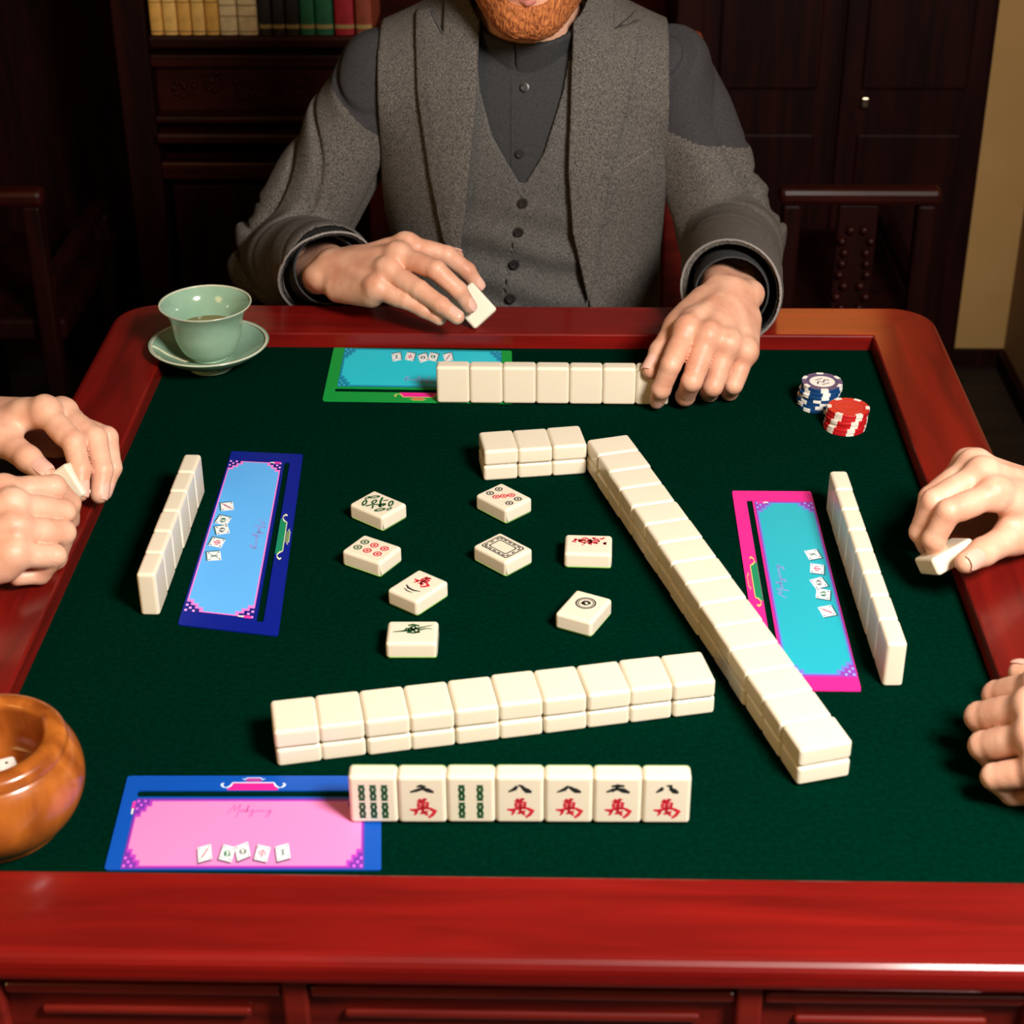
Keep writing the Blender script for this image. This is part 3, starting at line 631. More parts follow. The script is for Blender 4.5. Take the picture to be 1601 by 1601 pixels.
shapes(t, 'engraving', ink_green, [[ellipse(x, y, .0034, .0024, 12), ellipse(x, y, .0014, .0009, 8)[::-1]] for x, y in ((.0015, -.003), (.0025, .0015), (.0050, -.0005))],
       [([(-.0005, .0145), (.0005, .008), (.0015, .003), (.004, -.003), (.006, -.008), (.0085, -.0145)], [.0006, .0018, .0026, .0022, .0014, .0006]), ([(.0080, .0035), (.0095, .000), (.0075, -.005)], .0019), ([(.0020, -.005), (.0040, -.010), (.0035, -.0145)], [.0018, .0013, .0006]), ([(-.0010, .004), (-.0020, -.001), (-.0005, -.006)], .0018), ([(.001, .006), (.005, .004)], .0014)])
t = loose(-.009, .0722, -45 + deg0, 'loose tile with black and red ringed dots, nearest the short wall')
shapes(t, 'engraving', ink_black, [ring(x, y, .0034, .0011) for x, y in ((-.005, .0115), (.005, .0115), (-.005, -.0120), (.005, -.0120))] + [ellipse(x, y, .0012, .0012) for x, y in ((-.005, .0115), (.005, .0115), (-.005, -.012), (.005, -.012))])
shapes(t, 'red_engraving', ink_red, [ring(x, y, .0033, .0012) for x, y in ((-.0055, .0035), (0, 0), (.0055, -.0035))] + [ellipse(x, y, .0012, .0012) for x, y in ((-.0055, .0035), (0, 0), (.0055, -.0035))])
t = loose(-.0075, -.0113, -44 + deg0, 'loose tile engraved with a double black rectangular frame')
def rr2(a, b_, w_): return [rrect(-a, a, -b_, b_, .002), rrect(-a + w_, a - w_, -b_ + w_, b_ - w_, .0016)[::-1]]
shapes(t, 'engraving', ink_black, [rr2(.0108, .0145, .0010), rr2(.0068, .0100, .0010)],
       [([(s * (.0086), y0), (s * .0086, y0 + .0035)], .0014) for s in (-1, 1) for y0 in (-.011, -.006, -.001, .004, .009 - .0005)] + [([(x0, s * .0120), (x0 + .0032, s * .0120)], .0014) for s in (-1, 1) for x0 in (-.008, -.0018, .0045)])
t = loose(.0613, -.0055, -2 + 90, 'loose tile with a spattered red character beside the long wall')
rd = random.Random(3)
shapes(t, 'character_engraving', ink_red, [ellipse(.0035 + rd.gauss(0, .0028), rd.gauss(0, .0062), rd.uniform(.0005, .0015), rd.uniform(.0006, .0019), 7, rd.uniform(0, 3)) for _ in range(60)],
       [([(.0035, -.009), (.006, -.004), (.0045, .002), (.0065, .009)], .0012), ([(.0065, -.006), (.004, .004)], .001)])
t = loose(.0565, -.0968, 64 - 90, 'loose tile with one round black ringed circle')
shapes(t, 'engraving', ink_black, [ring(0, .0035, .0080, .0012, 28), ring(0, .0035, .0062, .0007, 28)], [([(.0035 * math.cos(a) * (1 - a * .05), .0035 + .0035 * math.sin(a) * (1 - a * .05)) for a in [i_ * .5 for i_ in range(24)]], .0011), ([(-.004, .0015), (-.0015, .0035), (.001, .0015)], .001)])

# ================================================================ TEA CUP, CHIPS, BOWL
sa = empty('saucer', (-.3068, .356, TZ)); tag(sa, 'celadon green footed saucer under the tea cup at the far left corner', 'saucer')
sa.rotation_euler = (0, 0, 0)
SP = smoothprof([(.0001, .0105), (.018, .0105), (.030, .0125), (.044, .0185), (.0565, .0265), (.0580, .0262), (.046, .0165), (.032, .0100), (.022, .0085), (.0215, .0002), (.0195, .0002), (.0190, .0075), (.0001, .0080)], 3)
bmo('plate', lathe(SP, 64), celadon, sa, smooth=True)
bmo('rim_edge', lathe([(.0562 + .0011 * math.cos(a), .0266 + .0009 * math.sin(a)) for a in [2 * PI * k / 8 for k in range(8)]], 64, True), celadon_rim, sa, smooth=True)
cu = empty('tea_cup', (-.3068, .356, TZ + .0116)); tag(cu, 'celadon green tea cup with flared rim, filled with tea, on the saucer', 'cup')
CP = smoothprof([(.0001, .0048), (.014, .0052), (.024, .010), (.0300, .022), (.0325, .036), (.0365, .048), (.0435, .0560), (.0447, .0562), (.0385, .0475), (.0348, .036), (.0325, .022), (.0265, .008), (.0195, .0035), (.0190, .0001), (.0165, .0001), (.0160, .0028), (.0001, .0028)], 3)
bmo('cup_body', lathe(CP, 64), celadon, cu, smooth=True)
bmo('rim_edge', lathe([(.0440 + .0009 * math.cos(a), .0563 + .0008 * math.sin(a)) for a in [2 * PI * k / 8 for k in range(8)]], 64, True), celadon_rim, cu, smooth=True)
bmo('tea', lathe([(0, .030), (.0314, .030), (.0312, .0285), (0, .0285)], 48), tea_m, cu)

def chip_stack(n, base, topc, col, edge, lab, grp, r0):
    m = mat('chip_' + lab.split()[0], col, .4, coat=.2); me_w = mat('chip_edge_spot', edge, .4)
    h = .00335
    for k in range(n):
        f = k / (n - 1); x = base[0] + (topc[0] - base[0]) * f + rnd.uniform(-.0012, .0012); y = base[1] + (topc[1] - base[1]) * f + rnd.uniform(-.001, .001)
        R0 = .0192
        c_ = bmo('poker_chip', lathe([(0, 0), (R0 - .0004, 0), (R0, .0004), (R0, h - .0004), (R0 - .0004, h), (.0145, h), (.0140, h - .0002), (0, h - .0002)], 40), m, None, (x, y, TZ + k * (h + .00004)), True)
        c_.data.polygons.foreach_set('use_smooth', [False] * len(c_.data.polygons)); c_.rotation_euler = (0, 0, r0 + rnd.uniform(-.5, .5))
        wh = 'bottom' if k == 0 else ('top' if k == n - 1 else ORD[k] + ' from the bottom')
        tag(c_, f"{lab} poker chip with white edge spots, {wh} of the {lab} stack", 'poker chip', grp)
        bm = bmesh.new()
        for s in range(6):
            a0 = s * PI / 3; da = .19
            O = [((R0 + .00006) * math.cos(a0 + da * (q - 3) / 3), (R0 + .00006) * math.sin(a0 + da * (q - 3) / 3)) for q in range(7)]; I_ = [(.0155 * math.cos(a0 + da * (q - 3) / 3), .0155 * math.sin(a0 + da * (q - 3) / 3)) for q in range(7)]
            extrude(bm, [O + I_[::-1]], .0002, h + .00005)
        bmo('edge_spots', bm, me_w, c_)
        if k == n - 1:
            bmo('centre_inlay', lathe([(0, h - .0001), (.0118, h - .0001), (.0118, h - .00015), (0, h - .00015)], 32), me_w if lab != 'red' else m, c_)
            if lab != 'red':
                shapes(c_, 'inlay_print', mat('inlay_ink', (.08, .04, .06), .6), [], [([(-.007, -.002), (-.003, .002), (0, -.002), (.004, .002), (.007, -.001)], .0016), ([(-.004, -.0055), (.004, -.0055)], .001), ([(-.004, .0055), (.004, .0055)], .001)], h)
            else:
                shapes(c_, 'inlay_print', mat('inlay_ring', (.55, .05, .05), .5), [ring(0, 0, .0125, .0012, 28)], [([(-.006, 0), (-.002, .004), (.002, -.004), (.006, 0)], .0012)], h + .00005)
chip_stack(6, (.3000, .2330), (.3035, .2345), (.50, .008, .012), (.80, .74, .66), 'red', 'stacked red poker chips', .5)
chip_stack(7, (.2815, .2790), (.2850, .2800), (.004, .045, .16), (.80, .80, .76), 'blue', 'stacked blue poker chips', .2)

bw = empty('wooden_bowl', (-.3250, -.3420, TZ)); tag(bw, 'round honey coloured wooden bowl with thick rim at the near left edge', 'bowl')
BP = smoothprof([(.0001, .0030), (.026, .0030), (.030, .006), (.046, .018), (.0555, .034), (.0575, .046), (.0545, .0590), (.0515, .0655)], 4) 
BP = smoothprof([(.0001, .0170), (.034, .0170), (.0345, .0172)], 2)
prof = smoothprof([(.0001, .0325), (.030, .0327), (.037, .036), (.0400, .046), (.0375, .060), (.0362, .0668), (.0380, .0700), (.0440, .0712), (.0495, .0690), (.0512, .0640), (.0508, .0622)], 4) + smoothprof([(.0518, .0615), (.0560, .0540), (.0585, .0420), (.0570, .0280), (.0510, .0150), (.0420, .0050), (.0360, .0003), (.0001, .0003)], 4)
bmo('bowl_body', lathe(prof, 72), wood_bowl, bw, smooth=True)
bw.location.z = TZ
def die(loc, rot, lab):
    bm = bmesh.new(); s = .0062; bx(bm, -s, s, -s, s, -s, s, .0022, 4)
    d = bmo('die', bm, white_m, None, loc, True); d.rotation_euler = rot; tag(d, lab, 'die', 'dice in the wooden bowl')
    bm = bmesh.new()
    faces = {(0, 0, 1): [(0, 0)], (0, 0, -1): [(-1, -1), (1, 1), (-1, 1), (1, -1), (-1, 0), (1, 0)], (1, 0, 0): [(-1, -1), (1, 1), (0, 0)], (-1, 0, 0): [(-1, -1), (1, 1), (-1, 1), (1, -1)], (0, 1, 0): [(-1, -1), (1, 1)], (0, -1, 0): [(-1, -1), (1, 1), (-1, 1), (1, -1), (0, 0)]}
    for nrm, pips in faces.items():
        n = Vector(nrm); q = n.to_track_quat('Z', 'Y').to_matrix().to_4x4()
        for a, b_ in pips:
            bmesh.ops.create_circle(bm, cap_ends=True, segments=12, radius=.0011, matrix=q @ Matrix.Translation((a * .0031, b_ * .0031, s + .00006)))
    bmo('pips', bm, black_m, d)
die((-.3170, -.3340, TZ + .0388), (.1, .05, .5), 'white die in the wooden bowl, nearer its right side')
die((-.3360, -.3460, TZ + .0388), (1.57, .1, 1.0), 'white die in the wooden bowl, deeper at its left side')
HANDS = {
 'manR': ('R', {"w":[-0.1994,0.475,0.0544],"i0":[-0.1175,0.4561,0.0913],"i1":[-0.0762,0.4516,0.0804],"i2":[-0.0565,0.4528,0.0634],"i3":[-0.046,0.4555,0.0466],"m0":[-0.1244,0.4358,0.0886],"m1":[-0.0851,0.411,0.0816],"m2":[-0.0631,0.4056,0.0618],"m3":[-0.0526,0.4076,0.0437],"r0":[-0.1346,0.4213,0.0777],"r1":[-0.101,0.3972,0.0658],"r2":[-0.0792,0.3828,0.0558],"r3":[-0.0628,0.3728,0.0472],"l0":[-0.1457,0.4111,0.0627],"l1":[-0.1153,0.3989,0.0536],"l2":[-0.0967,0.3923,0.0463],"l3":[-0.0811,0.3872,0.039],"t0":[-0.1713,0.4847,0.0582],"t1":[-0.127,0.4962,0.0634],"t2":[-0.0943,0.4999,0.0638],"t3":[-0.0706,0.4984,0.0599]},
   [[-0.3649,0.8322,-0.4175],[-0.8673,-0.4669,-0.1727],[-0.3386,0.2991,0.8921]]),
 'manL': ('L', {"w":[0.204,0.3644,0.0756],"i0":[0.1558,0.2862,0.0749],"i1":[0.1401,0.2526,0.0532],"i2":[0.1322,0.2522,0.0284],"i3":[0.1298,0.2629,0.0117],"m0":[0.1754,0.2777,0.0723],"m1":[0.1598,0.2489,0.0386],"m2":[0.1559,0.2662,0.0145],"m3":[0.159,0.2868,0.0114],"r0":[0.1946,0.2782,0.0643],"r1":[0.1805,0.2609,0.0276],"r2":[0.1794,0.2827,0.0102],"r3":[0.1841,0.3029,0.0135],"l0":[0.2121,0.2839,0.0535],"l1":[0.2007,0.2704,0.0244],"l2":[0.1992,0.2852,0.0096],"l3":[0.2026,0.3029,0.009],"t0":[0.1774,0.3519,0.0696],"t1":[0.1487,0.317,0.0608],"t2":[0.1331,0.2904,0.0491],"t3":[0.1233,0.2709,0.0391]},
   [[-0.9279,-0.2792,0.247],[0.2372,-0.9534,-0.1865],[0.2875,-0.1145,0.9509]]),
 'leftL': ('L', {"w":[-0.4714,0.1327,0.0549],"i0":[-0.3938,0.093,0.0836],"i1":[-0.3658,0.0642,0.0682],"i2":[-0.3577,0.0452,0.0524],"i3":[-0.3565,0.0313,0.0381],"m0":[-0.3849,0.1098,0.0734],"m1":[-0.3511,0.0785,0.0639],"m2":[-0.3425,0.056,0.0461],"m3":[-0.3438,0.0421,0.0304],"r0":[-0.3846,0.1234,0.0575],"r1":[-0.348,0.1013,0.0529],"r2":[-0.3416,0.0812,0.0344],"r3":[-0.348,0.0694,0.0183],"l0":[-0.3889,0.1339,0.0395],"l1":[-0.3586,0.119,0.0358],"l2":[-0.3526,0.1042,0.0221],"l3":[-0.3573,0.0935,0.0084],"t0":[-0.4584,0.1068,0.0627],"t1":[-0.4258,0.0743,0.0619],"t2":[-0.4018,0.0521,0.0582],"t3":[-0.384,0.037,0.0524]},
   [[-0.2694,0.9595,0.0823],[-0.7119,-0.256,0.6539],[0.6485,0.1175,0.752]]),
 'leftR': ('R', {"w":[-0.4579,-0.1015,0.0512],"i0":[-0.3934,-0.0448,0.0836],"i1":[-0.3606,-0.0197,0.0717],"i2":[-0.3541,-0.0071,0.0499],"i3":[-0.3578,-0.002,0.0309],"m0":[-0.381,-0.0624,0.0813],"m1":[-0.3518,-0.0341,0.0577],"m2":[-0.3678,-0.0348,0.0324],"m3":[-0.3857,-0.0455,0.0299],"r0":[-0.3757,-0.0796,0.0708],"r1":[-0.3476,-0.0541,0.0507],"r2":[-0.3579,-0.0505,0.0249],"r3":[-0.3753,-0.0578,0.0157],"l0":[-0.3744,-0.0952,0.0564],"l1":[-0.3498,-0.076,0.0429],"l2":[-0.3631,-0.077,0.0267],"l3":[-0.378,-0.0866,0.0297],"t0":[-0.4492,-0.0729,0.0536],"t1":[-0.4324,-0.0302,0.0565],"t2":[-0.4162,-0.0014,0.0551],"t3":[-0.4012,0.0166,0.05]},
   [[0.4769,0.8758,-0.074],[-0.8178,0.4113,-0.4027],[-0.3222,0.2525,0.9124]]),
 'rightR': ('R', {"w":[0.4406,0.0133,0.0448],"i0":[0.3723,-0.035,0.0825],"i1":[0.3341,-0.0532,0.0748],"i2":[0.3256,-0.053,0.0502],"i3":[0.3314,-0.0466,0.0322],"m0":[0.3659,-0.0154,0.0889],"m1":[0.3263,-0.0357,0.0738],"m2":[0.3198,-0.0329,0.0447],"m3":[0.3279,-0.0241,0.0274],"r0":[0.3637,0.0051,0.0854],"r1":[0.3307,-0.006,0.0602],"r2":[0.3278,-0.0029,0.0326],"r3":[0.3364,0.0039,0.0147],"l0":[0.3637,0.0244,0.0765],"l1":[0.3436,0.0217,0.0493],"l2":[0.3403,0.0215,0.0285],"l3":[0.343,0.0223,0.0108],"t0":[0.4243,-0.0118,0.043],"t1":[0.3867,-0.0383,0.0426],"t2":[0.3624,-0.0606,0.0435],"t3":[0.3458,-0.0779,0.0446]},
   [[-0.2622,-0.8635,0.4309],[0.9625,-0.2661,0.0524],[0.0694,0.4285,0.9009]]),
 'rightL': ('L', {"w":[0.4276,-0.3228,0.0492],"i0":[0.3531,-0.2741,0.0718],"i1":[0.3329,-0.2484,0.0438],"i2":[0.3445,-0.2475,0.0206],"i3":[0.3607,-0.2556,0.0121],"m0":[0.3434,-0.293,0.0685],"m1":[0.3183,-0.2664,0.0389],"m2":[0.3359,-0.2671,0.0146],"m3":[0.3543,-0.2769,0.012],"r0":[0.3415,-0.3109,0.058],"r1":[0.317,-0.2879,0.0312],"r2":[0.3347,-0.2881,0.0095],"r3":[0.3535,-0.2973,0.009],"l0":[0.3439,-0.3268,0.044],"l1":[0.32,-0.3122,0.0247],"l2":[0.3343,-0.3102,0.0095],"l3":[0.3512,-0.3159,0.0119],"t0":[0.4152,-0.2954,0.0496],"t1":[0.3931,-0.2551,0.0491],"t2":[0.3739,-0.2286,0.0449],"t3":[0.3576,-0.2127,0.0374]},
   [[0.3306,-0.9437,0.0082],[0.8755,0.3035,-0.376],[0.3523,0.1315,0.9266]]),
}
# ================================================================ PEOPLE
V3 = lambda a: np.asarray(a, np.float32)
FR = {'i': (.0112, .0098, .0087, .0075), 'm': (.0114, .0100, .0089, .0077), 'r': (.0109, .0096, .0085, .0074), 'l': (.0098, .0086, .0077, .0067)}
def hand_sdf(key, fore):
    """hand from its joints: palm, four fingers, thumb, wrist and forearm towards the point 'fore'"""
    side, J, R = HANDS[key]; J = {k: V3(v) for k, v in J.items()}; R = np.array(R, np.float32); lat, fwd, up = R[:, 0], R[:, 1], R[:, 2]
    s = 1 if side == 'R' else -1
    w_ = J['w']; fd = V3(fore) - w_; fd = fd / np.linalg.norm(fd)
    def f(P):
        def frm(P0, c):     # forearm and wrist: wider than thick
            a = cap(P, w_ + lat * .012 + c, w_ + lat * .016 + fd * .11, .0165, .0250); b = cap(P, w_ - lat * .012 + c, w_ - lat * .016 + fd * .11, .0165, .0250)
            return smin(a, b, .012)
        palm = frm(P, 0)
        for k_, r1, r2 in (('i0', .0165, .0128), ('m0', .0170, .0131), ('r0', .0165, .0127), ('l0', .0160, .0117)):
            palm = smin(palm, cap(P, w_ + fwd * .006, J[k_] - up * .0036 - fwd * .002, r1, r2), .009)
        palm = smin(palm, cap(P, w_ + fwd * .02 - up * .008 + lat * s * .022, J['l0'] - up * .010 - fwd * .012, .0150, .0120), .010)
        palm = smin(palm, cap(P, J['t0'], J['t1'] * .75 + J['t0'] * .25 , .0165, .0140), .012)
        palm = smin(palm, cap(P, J['t0'] * .5 + J['t1'] * .5, J['i0'] - fwd * .024 - up * .006, .0085, .0090), .012)
        for k_ in 'imrl':                                    # tendons on the back, knuckles
            palm = smin(palm, cap(P, w_ + (J[k_ + '0'] - w_) * .35 + up * .0098, J[k_ + '0'] + up * .0052 - fwd * .004, .0020, .0040), .006)
            palm = smin(palm, cap(P, J[k_ + '0'] + up * .0022, J[k_ + '0'] + up * .0014 + fwd * .003, .0090 if k_ != 'l' else .0078), .009)
        palm = smin(palm, cap(P, w_ + lat * s * .020 + up * .008 + fd * .012, w_ + lat * s * .020 + up * .008 + fd * .013, .0095), .010)   # ulna head
        out = palm
        for k_ in 'imrl':
            r = FR[k_]; j = [J[k_ + str(q)] for q in range(4)]
            d = smin(cap(P, j[0] - up * .0030, j[1], r[0] * .97, r[1]), cap(P, j[1], j[2], r[1], r[2]), .0022); d = smin(d, cap(P, j[2], j[3], r[2], r[3]), .003)
            lo = (j[1] + j[0]) / 2; bel = lo - up * .0025; d = smin(d, cap(P, bel, bel + (j[1] - j[0]) * .2, r[0] * .85), .004)
            d = smin(d, palm, .0050) if True else d
            out = np.minimum(out, d)
        d = smin(cap(P, J['t0'], J['t1'], .0160, .0128), cap(P, J['t1'], J['t2'], .0125, .0108), .005); d = smin(d, cap(P, J['t2'], J['t3'], .0110, .0086), .004)
        out = np.minimum(out, smin(d, palm, .010))
        # creases across the knuckles of each finger
        for k_ in 'imrl':
            for q in (1, 2):
                c = J[k_ + str(q)]; ax = J[k_ + str(min(3, q + 1))] - J[k_ + str(q - 1)]; ax = ax / np.linalg.norm(ax)
                X, Y, Z = P[0] - c[0], P[1] - c[1], P[2] - c[2]; t = X * ax[0] + Y * ax[1] + Z * ax[2]; rr = X * X + Y * Y + Z * Z
                out = out + .00035 * np.exp(-rr / .00016) * np.cos(t * 2600)
        return out
    pts = np.stack([J[k] for k in J] + [w_ + fd * .10 + lat * .02, w_ + fd * .10 - lat * .02]); lo = pts.min(0) - .03; hi = pts.max(0) + .03
    return f, lo, hi
def hand_mesh(key, fore, h=.00125):
    f, lo, hi = hand_sdf(key, fore); side, J, R = HANDS[key]
    w_ = V3(J['w']); fd = V3(fore) - w_; fd = fd / np.linalg.norm(fd)
    g = lambda P: np.maximum(f(P), (P[0] - w_[0]) * fd[0] + (P[1] - w_[1]) * fd[1] + (P[2] - w_[2]) * fd[2] - .095)
    return nets(g, lo, hi, h)
def nails(key, parent, m=None):
    side, J, R = HANDS[key]; J = {k: V3(v) for k, v in J.items()}; lat = np.array(R)[:, 0]; up = np.array(R)[:, 2]
    for k_ in 'imrlt':
        a, b = J[k_ + '2'], J[k_ + '3']; d = (b - a) / np.linalg.norm(b - a)
        if k_ == 't':
            s = 1 if side == 'R' else -1; dors = up * .55 - lat * s * .6 
        else: dors = np.cross(lat, d)
        dors = dors - d * (dors @ d); dors = dors / np.linalg.norm(dors); sd = np.cross(d, dors)
        r = FR[k_][3] + .0003 if k_ != 't' else .0097; wd = r * .74; ln = r * .95
        bm = bmesh.new(); rows = []
        for i in range(7):
            u = -1 + 2 * i / 6; rw = []
            for j in range(7):
                v_ = -1 + 2 * j / 6; x = v_ * wd * math.sqrt(max(0, 1 - .35 * max(0, abs(u) - .3) ** 2 * 2)); y = u * ln
                y = -.30 * r + u * ln * .92; zz = math.sqrt(max(0, (r + .0004) ** 2 - x * x * 1.05 - max(0, y) ** 2 * .80)) - .0004 * abs(v_) ** 6
                p = b + d * y + sd * x + dors * zz; rw.append(bm.verts.new((p[0], p[1], p[2] + TZ)))
            rows.append(rw)
        for i in range(6):
            for j in range(6): bm.faces.new((rows[i][j], rows[i + 1][j], rows[i + 1][j + 1], rows[i][j + 1]))
        bm.normal_update(); mid = bm.faces[14] if False else list(bm.faces)[14]
        if mid.normal.dot(Vector(dors)) < 0: bmesh.ops.reverse_faces(bm, faces=bm.faces)
        o = bmo('fingernail', bm, nail, parent, smooth=True)
        o.matrix_parent_inverse = parent.matrix_world.inverted() if False else Matrix.Translation(-parent.location) if parent.location.length else Matrix.Identity(4)

# --- trunk and head, in a local frame: z above the felt, -y ahead, origin on the spine line
def trunk(P, g=0.0):
    d = ell(P, (0, .015, .12), (.158 + g, .098 + g, .165 + g))
    d = smin(d, ell(P, (0, .022, -.07), (.142 + g, .104 + g, .17 + g)), .05)
    d = smin(d, ell(P, (0, .05, -.27), (.165 + g, .125 + g, .12 + g)), .06)
    sx = np.abs(P[0])
    d = smin(d, cap([sx, P[1], P[2]], (.04, .01, .225), (.145, .008, .196), .052 + g, .047 + g), .035)
    return d
def neck(P, g=0.0): return cap(P, (0, .012, .20), (.004, -.030, .325), .056 + g, .050 + g)
HC = (.004, -.062, .392); HT = math.radians(16)           # head centre and downward tilt
def headframe(P):
    X, Y, Z = P[0] - HC[0], P[1] - HC[1], P[2] - HC[2]; c, s = math.cos(HT), math.sin(HT)
    return [X, Y * c + Z * s * 1.0, -Y * s * 1.0 + Z * c]
def face_shape(Q, g=0.0):
    """Q in head frame: -y is the face, z up, origin between the ears"""
    ax = np.abs(Q[0]); A = [ax, Q[1], Q[2]]
    d = ell(Q, (0, .012, .040), (.075 + g, .094 + g, .086 + g))
    d = smin(d, ell(Q, (0, -.028, -.035), (.060 + g, .062 + g, .066 + g)), .03)
    d = smin(d, cap(A, (.048, .0, -.045), (.016, -.062, -.082), .018 + g, .017 + g), .03)      # jaw line
    d = smin(d, cap(Q, (-.006, -.074, -.083), (.006, -.074, -.083), .0165 + g), .018)          # chin
    return d
def head(P):
    Q = headframe(P); ax = np.abs(Q[0]); A = [ax, Q[1], Q[2]]
    d = face_shape(Q)
    d = smin(d, cap(A, (.018, -.078, .034), (.045, -.066, .034), .009), .012)                  # brow
    d = smin(d, cap(A, (.040, -.062, -.012), (.052, -.045, -.008), .014), .02)                 # cheek bones
    d = -smin(-d, cap(A, (.030, -.092, .012), (.032, -.090, .012), .013), .012)                # eye sockets
    d = smin(d, cap(A, (.030, -.073, .012), (.033, -.071, .012), .0125), .004)                 # lids
    n = smin(cap(Q, (0, -.084, .026), (0, -.110, -.018), .0075, .0100), cap(A, (.0, -.100, -.021), (.010, -.096, -.022), .0085, .0070), .006)
    d = smin(d, n, .008)
    d = smin(d, cap(A, (0, -.0895, -.0475), (.018, -.080, -.0480), .0055, .0035), .004)        # lips
    d = smin(d, cap(A, (0, -.0875, -.0560), (.014, -.080, -.0555), .0060, .0035), .004)
    d = -smin(-d, cap(A, (0, -.0960, -.0520), (.020, -.085, -.0520), .0016, .0008), .002)
    e = np.maximum(ell(A, (.078, .006, .004), (.010, .020, .032)), -ell(A, (.086, .002, .006), (.008, .012, .022)))
    return smin(d, e, .005)
def xf(loc, rz):
    c, s = math.cos(rz), math.sin(rz)
    to = lambda P: [(P[0] - loc[0]) * c + (P[1] - loc[1]) * s, -(P[0] - loc[0]) * s + (P[1] - loc[1]) * c, P[2]]
    fr = lambda p: (loc[0] + p[0] * c - p[1] * s, loc[1] + p[0] * s + p[1] * c, p[2])
    return to, fr
def vnets(v, q, fr):
    return np.array([fr(p) for p in v]), q
def noise3(P, f, seed=0):
    a = seed * 1.7
    return (np.sin(P[0] * f + 1.3 * np.sin(P[1] * f * .7 + a) + a) * np.sin(P[1] * f * .9 + 1.1 * np.sin(P[2] * f * .8) + a * 2) * np.sin(P[2] * f * 1.1 + 1.2 * np.sin(P[0] * f * .6 + a)))
def vec(a): return np.asarray(a, float)

def sleeve_sdf(S, E, Cf, r, seed, fold=.0078):
    S, E, Cf = V3(S), V3(E), V3(Cf)
    L1, L2 = np.linalg.norm(E - S), np.linalg.norm(Cf - E)
    def f(P, g=0.0, folds=True):
        d = smin(cap(P, S, E, r[0] + g, r[1] + g), cap(P, E, Cf, r[1] + g, r[2] + g), .018)
        if folds:
            u1 = (E - S) / L1; u2 = (Cf - E) / L2
            t1 = (P[0] - S[0]) * u1[0] + (P[1] - S[1]) * u1[1] + (P[2] - S[2]) * u1[2]
            t2 = (P[0] - E[0]) * u2[0] + (P[1] - E[1]) * u2[1] + (P[2] - E[2]) * u2[2]
            near = np.exp(-((t1 - L1) / .10) ** 2)
            wob = .9 * np.sin(P[0] * 31 + seed) + .8 * np.sin(P[2] * 27 + P[1] * 19 + seed * 2)
            side = .5 + .5 * np.sin(P[0] * 48 + P[1] * 40 - P[2] * 22 + seed * 3)
            a1 = fold * (.35 + .75 * near) * (1.2 * np.exp(-(np.sin(t1 * 58 + wob * 1.5) / .30) ** 2) * (.25 + side) + .55 * np.sin(t1 * 70 + wob * 2.4 + 1))
            e2 = np.clip(t2 / .03, 0, 1); a2 = fold * .9 * np.exp(-(t2 / .14) ** 2) * (1.1 * np.exp(-(np.sin(t2 * 52 + wob * 1.4 + 2) / .30) ** 2) * (.25 + side) + .5 * np.sin(t2 * 66 + wob * 2))
            d = d + a1 * (1 - e2) + a2 * e2
        return d
    return f
def clipplane(P, p, n): return (P[0] - p[0]) * n[0] + (P[1] - p[1]) * n[1] + (P[2] - p[2]) * n[2]

